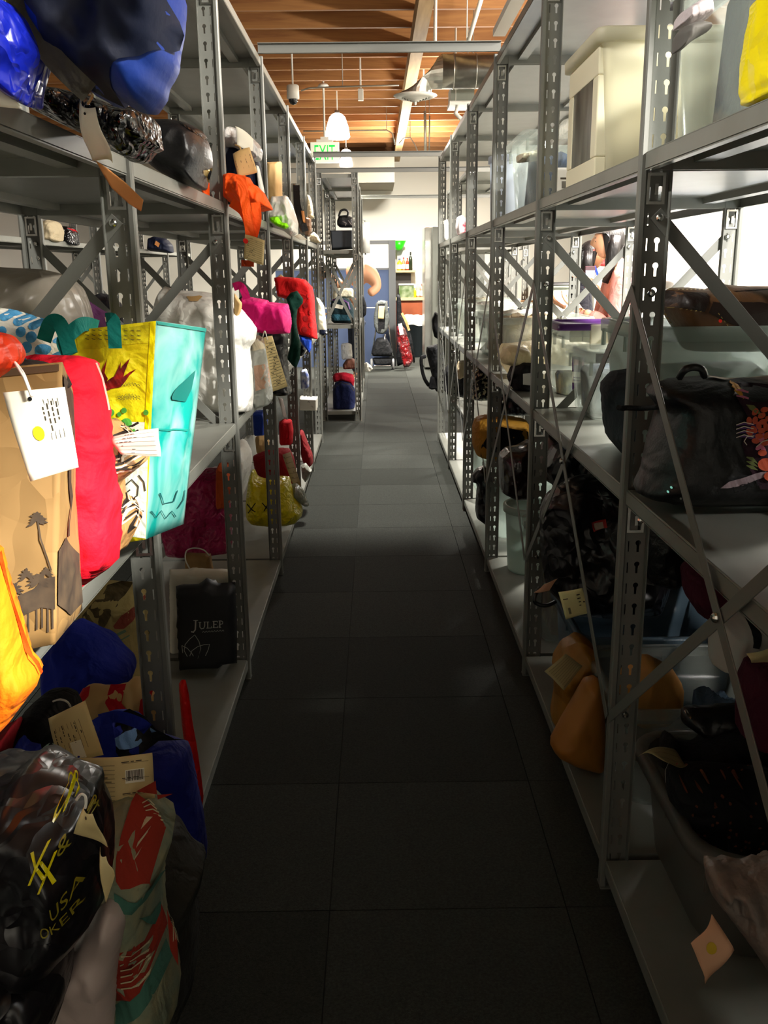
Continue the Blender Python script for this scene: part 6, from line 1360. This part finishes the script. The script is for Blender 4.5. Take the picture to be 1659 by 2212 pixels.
def head(parent, c, f, r, m, hair, hairpts, glasses=False):
    """head facing direction f (unit, horizontal) with face features; c = centre, r = half height"""
    c = Vector(c); f = Vector(f).normalized(); sd = Vector((-f.y, f.x, 0)); V, F = [], []
    n, k = 24, 18
    for i in range(k+1):
        ph = math.pi*i/k
        for j in range(n):
            th = 2*math.pi*j/n; d = math.sin(ph)
            a = math.cos(th)*d; s_ = math.sin(th)*d; z = math.cos(ph)
            rf = .84 if a > 0 else .98
            jaw = 1-(.30*max(0, -z-.1) if True else 0)
            x = a*rf*jaw; y = s_*.72*jaw
            if a > 0:   # face relief
                cz = math.exp(-(s_/.16)**2)
                x += .20*cz*math.exp(-((z+.12)/.13)**2)+.08*cz*math.exp(-((z-.03)/.16)**2)   # nose
                x += .06*math.exp(-(s_/.2)**2)*(math.exp(-((z+.42)/.05)**2)+math.exp(-((z+.52)/.05)**2))   # lips
                x += .10*math.exp(-(s_/.25)**2)*math.exp(-((z+.8)/.14)**2)   # chin
                x -= .07*math.exp(-((abs(s_)-.33)/.13)**2)*math.exp(-((z-.02)/.10)**2)   # eye sockets
                x += .04*math.exp(-((z-.2)/.08)**2)*math.exp(-(s_/.5)**2)
            V.append(c+f*(x*r)+sd*(y*r)+Vector((0, 0, z*r)))
    for i in range(k):
        for j in range(n): a = i*n+j; b_ = i*n+(j+1) % n; F.append((a, a+n, b_+n, b_))
    h = mk('head', V, F, m, parent, True)
    for s_ in (-1, 1):
        e = c+f*(.63*r)+sd*(s_*.30*r)+Vector((0, 0, .02*r))
        MB().lathe([(0, -.11*r), (.08*r, -.07*r), (.11*r, 0), (.08*r, .07*r), (0, .11*r)], e, 10).go('eye', mat('eye_white', '#e8e2da', .3), h, True)
        MB().lathe([(0, -.06*r), (.05*r, -.03*r), (.06*r, 0), (.05*r, .03*r), (0, .06*r)], e+f*.07*r, 8).go('iris', mat('iris_dark', '#1c120c', .2), h, True)
        MB().obb(e+f*.13*r+Vector((0, 0, .2*r))-sd*.13*r, e+f*.13*r+Vector((0, 0, .2*r))+sd*.13*r, f*.03*r, Vector((0, 0, .025*r))).go('eyebrow', M_HAIR, h)
        ea = c+sd*(s_*.72*r)-f*.08*r
        MB().lathe([(0, -.22*r), (.10*r, -.12*r), (.13*r, .05*r), (.09*r, .18*r), (0, .22*r)], ea-Vector((0, 0, .08*r)), 10).go('ear', m, h, True)
    MB().obb(c+f*.79*r-Vector((0, 0, .47*r))-sd*.2*r, c+f*.79*r-Vector((0, 0, .47*r))+sd*.2*r, f*.05*r, Vector((0, 0, .05*r))).go('lips', mat('lips', '#a04a44', .4), h)
    if glasses:
        for s_ in (-1, 1):
            e = c+f*(.86*r)+sd*(s_*.30*r)+Vector((0, 0, .02*r))
            MB().tube([e+sd*(.2*r*math.cos(t*.52))+Vector((0, 0, .16*r*math.sin(t*.52))) for t in range(13)], .02*r, 5).go('glasses_rim', M_BLACK, h, True)
            MB().tube([e+sd*s_*.2*r, c+sd*(s_*.74*r)+Vector((0, 0, .05*r))], .02*r, 5).go('glasses_arm', M_BLACK, h)
    # hair: cap plus lengths
    V, F = [], []
    for i in range(14):
        ph = math.pi*.74*i/13
        for j in range(n):
            th = 2*math.pi*j/n; d = math.sin(ph); a = math.cos(th)*d; z = math.cos(ph)
            lim = 1.0
            if a > .25 and z < .42: z = .42+(.42-z)*.05; d = min(d, .95); a = math.cos(th)*.9
            p_ = c+f*((a*1.02-.06)*r)+sd*(math.sin(th)*d*.84*r)+Vector((0, 0, z*1.1*r))
            V.append(p_)
    for i in range(13):
        for j in range(n): a = i*n+j; b_ = i*n+(j+1) % n; F.append((a, a+n, b_+n, b_))
    hh = mk('hair', V, F, hair, parent, True)
    for pts in hairpts:
        MB().tube([c+f*(a*r)+sd*(b_*r)+Vector((0, 0, z*r)) for a, b_, z, w in pts], [w*r for *_, w in pts], 12).go('hair_length', hair, hh, True)
    return h
def hand(parent, c, d, up, s=1.0, m=None, curl=.6):
    """palm at c pointing along d with four fingers and a thumb"""
    c, d, up = Vector(c), Vector(d).normalized(), Vector(up).normalized(); sd = d.cross(up).normalized()
    pts = [(*c, .02*s, .013*s), (*(c+d*.07*s), .034*s, .014*s)]; ed = [(0, 1)]
    for k in range(4):
        b0 = c+d*.085*s+sd*(k-1.5)*.02*s; l = (.036, .042, .04, .03)[k]*s
        i = len(pts); p1 = b0; p2 = p1+(d*math.cos(curl*.6)+up*math.sin(curl*.6))*l; p3 = p2+(d*math.cos(curl*1.6)+up*math.sin(curl*1.6))*l*.8; p4 = p3+(d*math.cos(curl*2.4)+up*math.sin(curl*2.4))*l*.6
        pts += [(*p1, .009*s), (*p2, .0085*s), (*p3, .0078*s), (*p4, .006*s)]; ed += [(1, i), (i, i+1), (i+1, i+2), (i+2, i+3)]
    i = len(pts); t0 = c+d*.025*s+sd*.035*s; t1 = t0+(d*.7+sd*.5+up*.4).normalized()*.035*s; t2 = t1+(d*.8+up*.6).normalized()*.028*s
    pts += [(*t0, .011*s), (*t1, .0095*s), (*t2, .0075*s)]; ed += [(0, i), (i, i+1), (i+1, i+2)]
    return skin('hand', pts, ed, m, parent, 1)
def person(label, o, H, f, skinm, coat, pants, arms, long_coat=True, headfwd=.05, headr=None, hair=True, hairpts=(), glasses=False, bend=0, sleeves=True, handscale=1.0):
    """o = floor point, H = height, f = facing; arms = {side: (elbow, wrist)} in (forward, side, up) fractions of H"""
    o = Vector(o); f = Vector(f).normalized(); sd = Vector((f.y, -f.x, 0)); U = Vector((0, 0, 1))
    rt = root('person', o, label, 'person')
    def T(a, b, c_):
        z = c_*H
        if bend and z > .52*H: d = z-.52*H; a = a+math.sin(bend)*d/H; z = .52*H+math.cos(bend)*d
        return o+f*a*H+sd*b*H+U*z
    P, E = [], []
    def add(p, r, r2=None): P.append((*p, r*H, (r2 or r)*H)); return len(P)-1
    pel = add(T(0, 0, .52), .075, .055); wai = add(T(.005, 0, .62), .065, .05); che = add(T(0, 0, .73), .085, .058); nb = add(T(-.01, 0, .815), .045, .04)
    nk = add(T(.01, 0, .86), .03); hd = add(T(headfwd*.7, 0, .895), .034)
    E += chain(pel, wai, che, nb, nk, hd)
    for s_ in (-1, 1):
        a = add(T(0, s_*.05, .49), .05); k_ = add(T(.01, s_*.052, .285), .033); an = add(T(-.01, s_*.052, .05), .02); to = add(T(.07, s_*.058, .018), .02, .015)
        E += [(pel, a)]+chain(a, k_, an, to)
        sh_ = add(T(0, s_*.105, .80), .035); el_ = add(T(*arms[s_][0]), .025); wr = add(T(*arms[s_][1]), .017)
        E += [(nb, sh_)]+chain(sh_, el_, wr)
    skin('body', P, E, skinm, rt)
    # clothing
    Q, G = [], []
    def add2(p, r, r2=None): Q.append((*p, r*H, (r2 or r)*H)); return len(Q)-1
    w0 = add2(T(0, 0, .56), .10, .075); w1 = add2(T(.005, 0, .64), .088, .066); w2 = add2(T(0, 0, .74), .098, .07); w3 = add2(T(-.01, 0, .81), .062, .048)
    G += chain(w0, w1, w2, w3)
    if long_coat: hm = add2(T(0, 0, .44), .115, .09); G += [(w0, hm)]
    if sleeves:
        for s_ in (-1, 1):
            a = add2(T(0, s_*.11, .795), .043); e_ = arms[s_][0]; w_ = arms[s_][1]
            b_ = add2(T(*e_), .036); cc = add2(T(*[e_[i]+(w_[i]-e_[i])*.85 for i in range(3)]), .029); G += [(w3, a)]+chain(a, b_, cc)
    skin('coat', Q, G, coat, rt)
    R_ = [(*T(0, 0, .52), .08*H, .06*H)]; D = []
    for s_ in (-1, 1):
        i = len(R_); R_ += [(*T(0, s_*.05, .47), .056*H), (*T(.01, s_*.052, .285), .042*H), (*T(-.01, s_*.052, .07), .032*H)]; D += [(0, i), (i, i+1), (i+1, i+2)]
        MB().lathe([(0, 0), (.03*H, 0), (.032*H, .02*H), (.022*H, .04*H), (0, .045*H)], T(0, s_*.055, 0), 12).go('shoe_heel', M_BLACK, rt, True)
        Vt = MB().obb(T(0, s_*.055, .012), T(.1, s_*.06, .012), sd*.024*H, U*.012*H); bevel(Vt.go('shoe', M_BLACK, rt), .01)
    skin('trousers', R_, D, pants, rt)
    if hair is not None:
        head(rt, T(headfwd, 0, .925 if not bend else .93), f, headr or .068*H, skinm, M_HAIR, hairpts, glasses)
    for s_ in (-1, 1):
        e_, w_ = T(*arms[s_][0]), T(*arms[s_][1]); d = (w_-e_).normalized()
        hand(rt, w_+d*.01, d, U, handscale, skinm, .5)
    return rt, T
M_COAT = FB('pink_coat', '#c98a80'); M_DK = FB('dark_coat', '#16161e'); M_TR = FB('dark_trousers', '#1a1a1c')
# woman in pink, facing left
g0 = unp(1340, 520, Y=6.9)
rt, T = person('woman in dusty pink coat with long black hair, facing left, holding up a phone', (g0.x, 6.9, 0), 1.83, (-1, .12, 0), M_SKIN, M_COAT, M_TR,
               {1: ((.06, .13, .60), (.19, .07, .665)), -1: ((.03, -.14, .60), (.14, -.09, .66))}, hairpts=[[(-.35, .5, .3, .42), (-.3, .62, -.5, .42), (-.2, .62, -1.5, .36), (.1, .6, -2.4, .2)], [(-.35, -.5, .3, .42), (-.35, -.6, -.5, .42), (-.3, -.6, -1.6, .3)], [(-.6, 0, .2, .5), (-.7, 0, -.8, .5), (-.6, 0, -2.0, .35)]], headr=.12, handscale=1.1)
e_ = T(.075, .165, .615); MB().lathe([(0, -.07), (.05, -.05), (.062, 0), (.05, .05), (0, .07)], e_, 14).go('elbow_patch', FB('brown_patch', '#6b4a34'), rt, True)
c = unp(1274, 600, Y=6.75)
ph = root('phone', (c.x, 6.75, c.z-.07), 'dark phone with a lit blue screen in the raised hand of the woman in pink', 'phone')
bevel(MB().box(c.x-.038, c.x+.038, 6.745, 6.757, c.z-.07, c.z+.08).go('case', mat('phone_case', '#4a2c34', .3), ph), .006)
MB().box(c.x-.032, c.x+.032, 6.7435, 6.745, c.z-.055, c.z+.05).go('screen', mat('phone_screen', '#8fc4f0', .2, emit=.5), ph)
hand(rt, (c.x+.05, 6.76, c.z-.12), (-.45, -.1, .9), (-.5, -.6, -.3), 1.15, M_SKIN, .7)
skin('forearm', [(c.x+.25, 6.8, c.z-.24, .045), (c.x+.13, 6.78, c.z-.19, .038), (c.x+.055, 6.76, c.z-.12, .026)], chain(0, 1, 2), M_SKIN, rt, 2)
skin('sleeve', [(c.x+.30, 6.82, c.z-.22, .075), (c.x+.2, 6.8, c.z-.22, .062), (c.x+.13, 6.78, c.z-.185, .05)], chain(0, 1, 2), M_COAT, rt, 2)
# woman in black, facing right
g0 = unp(1280, 560, Y=7.9)
rt, T = person('woman in black with straight dark hair and glasses, facing right', (g0.x-.09, 7.9, 0), 1.74, (1, -.25, 0), M_SKIN2, M_DK, M_TR,
               {1: ((.02, .13, .60), (.12, .09, .62)), -1: ((.02, -.13, .60), (.12, -.08, .62))}, hairpts=[[(-.3, .55, .3, .42), (-.35, .65, -.6, .42), (-.35, .7, -1.5, .3)], [(-.3, -.55, .3, .42), (-.35, -.65, -.6, .42), (-.35, -.7, -1.5, .3)], [(-.6, 0, .2, .5), (-.7, 0, -.7, .5), (-.7, 0, -1.6, .35)]], headr=.115, glasses=True)
ribbon('lanyard', [(1284, 575, 7.72), (1290, 590, 7.70), (1294, 602, 7.70)], .02, FB('blue_lanyard', '#1e3cc8'), rt)
p = unp(1306, 540, Y=12.185)
tagp(MB().lathe([(0, -.02), (.18, -.02), (.2, 0), (.18, .014), (0, .014)], p, 20, 'y').go('sign_disc', mat('red_disc', '#b01c20', .5)), 'round red wall disc between the two women', 'sign')
# person bending at the far end, seen from behind
g0 = unp(796, 600, Y=13.0)
rt, T = person('person in a white sleeveless top bending over, bare shoulder towards the aisle', (g0.x-.18, 13.0, 0), 1.72, (-.9, -.35, 0), M_SKIN, mat('white_top', '#dcdad4', .7), FB('grey_trousers', '#4a5264'),
               {1: ((.06, .12, .60), (.2, .06, .56)), -1: ((.0, -.16, .63), (.15, -.1, .58))}, long_coat=False, bend=.5, sleeves=False, headr=.11, headfwd=.08)
skin('upper_arm', [(*unp(752, 602, Y=13.0), .2), (*unp(776, 590, Y=12.95), .19), (*unp(797, 588, Y=12.9), .15), (*unp(810, 606, Y=12.85), .1), (*unp(815, 622, Y=12.8), .07), (*unp(796, 636, Y=12.75), .06)], chain(0, 1, 2, 3, 4, 5), M_SKIN, rt, 2)

# ================================================================== let soft things rest on the shelves
bpy.context.view_layer.update()
for o in BAGS:
    if o.parent is not None: continue
    me = o.data; L = Vector(o['wl']); n = len(me.vertices)
    co = np.empty(n*3); me.vertices.foreach_get('co', co); co = co.reshape(-1, 3)+np.array(L)
    cz = (co[:, 2].min()+co[:, 2].max())/2; cx, cy = co[:, 0].mean(), co[:, 1].mean(); ch = False
    for x0, x1, y0, y1, z in SHELVES:
        ins = (co[:, 0] > x0) & (co[:, 0] < x1) & (co[:, 1] > y0) & (co[:, 1] < y1)
        if not ins.any(): continue
        if z < cz:
            q = ins & (co[:, 2] < z+.002) & (co[:, 2] > z-.2)
            if q.any(): co[q, 2] = z+.002; ch = True
            gap = co[:, 2].min()-z
            if x0 < cx < x1 and y0 < cy < y1 and .002 < gap < .05:
                hgt = co[:, 2].max()-co[:, 2].min(); t = np.clip(1-(co[:, 2]-co[:, 2].min())/(hgt*.5), 0, 1)
                co[:, 2] -= (gap-.002)*t; ch = True
        else:
            q = ins & (co[:, 2] > z-.04) & (co[:, 2] < z+.2)
            if q.any(): co[q, 2] = z-.04; ch = True
    if ch:
        me.vertices.foreach_set('co', (co-np.array(L)).ravel()); me.update()
for o in C.objects:
    if 'wl' in o.keys(): del o['wl']
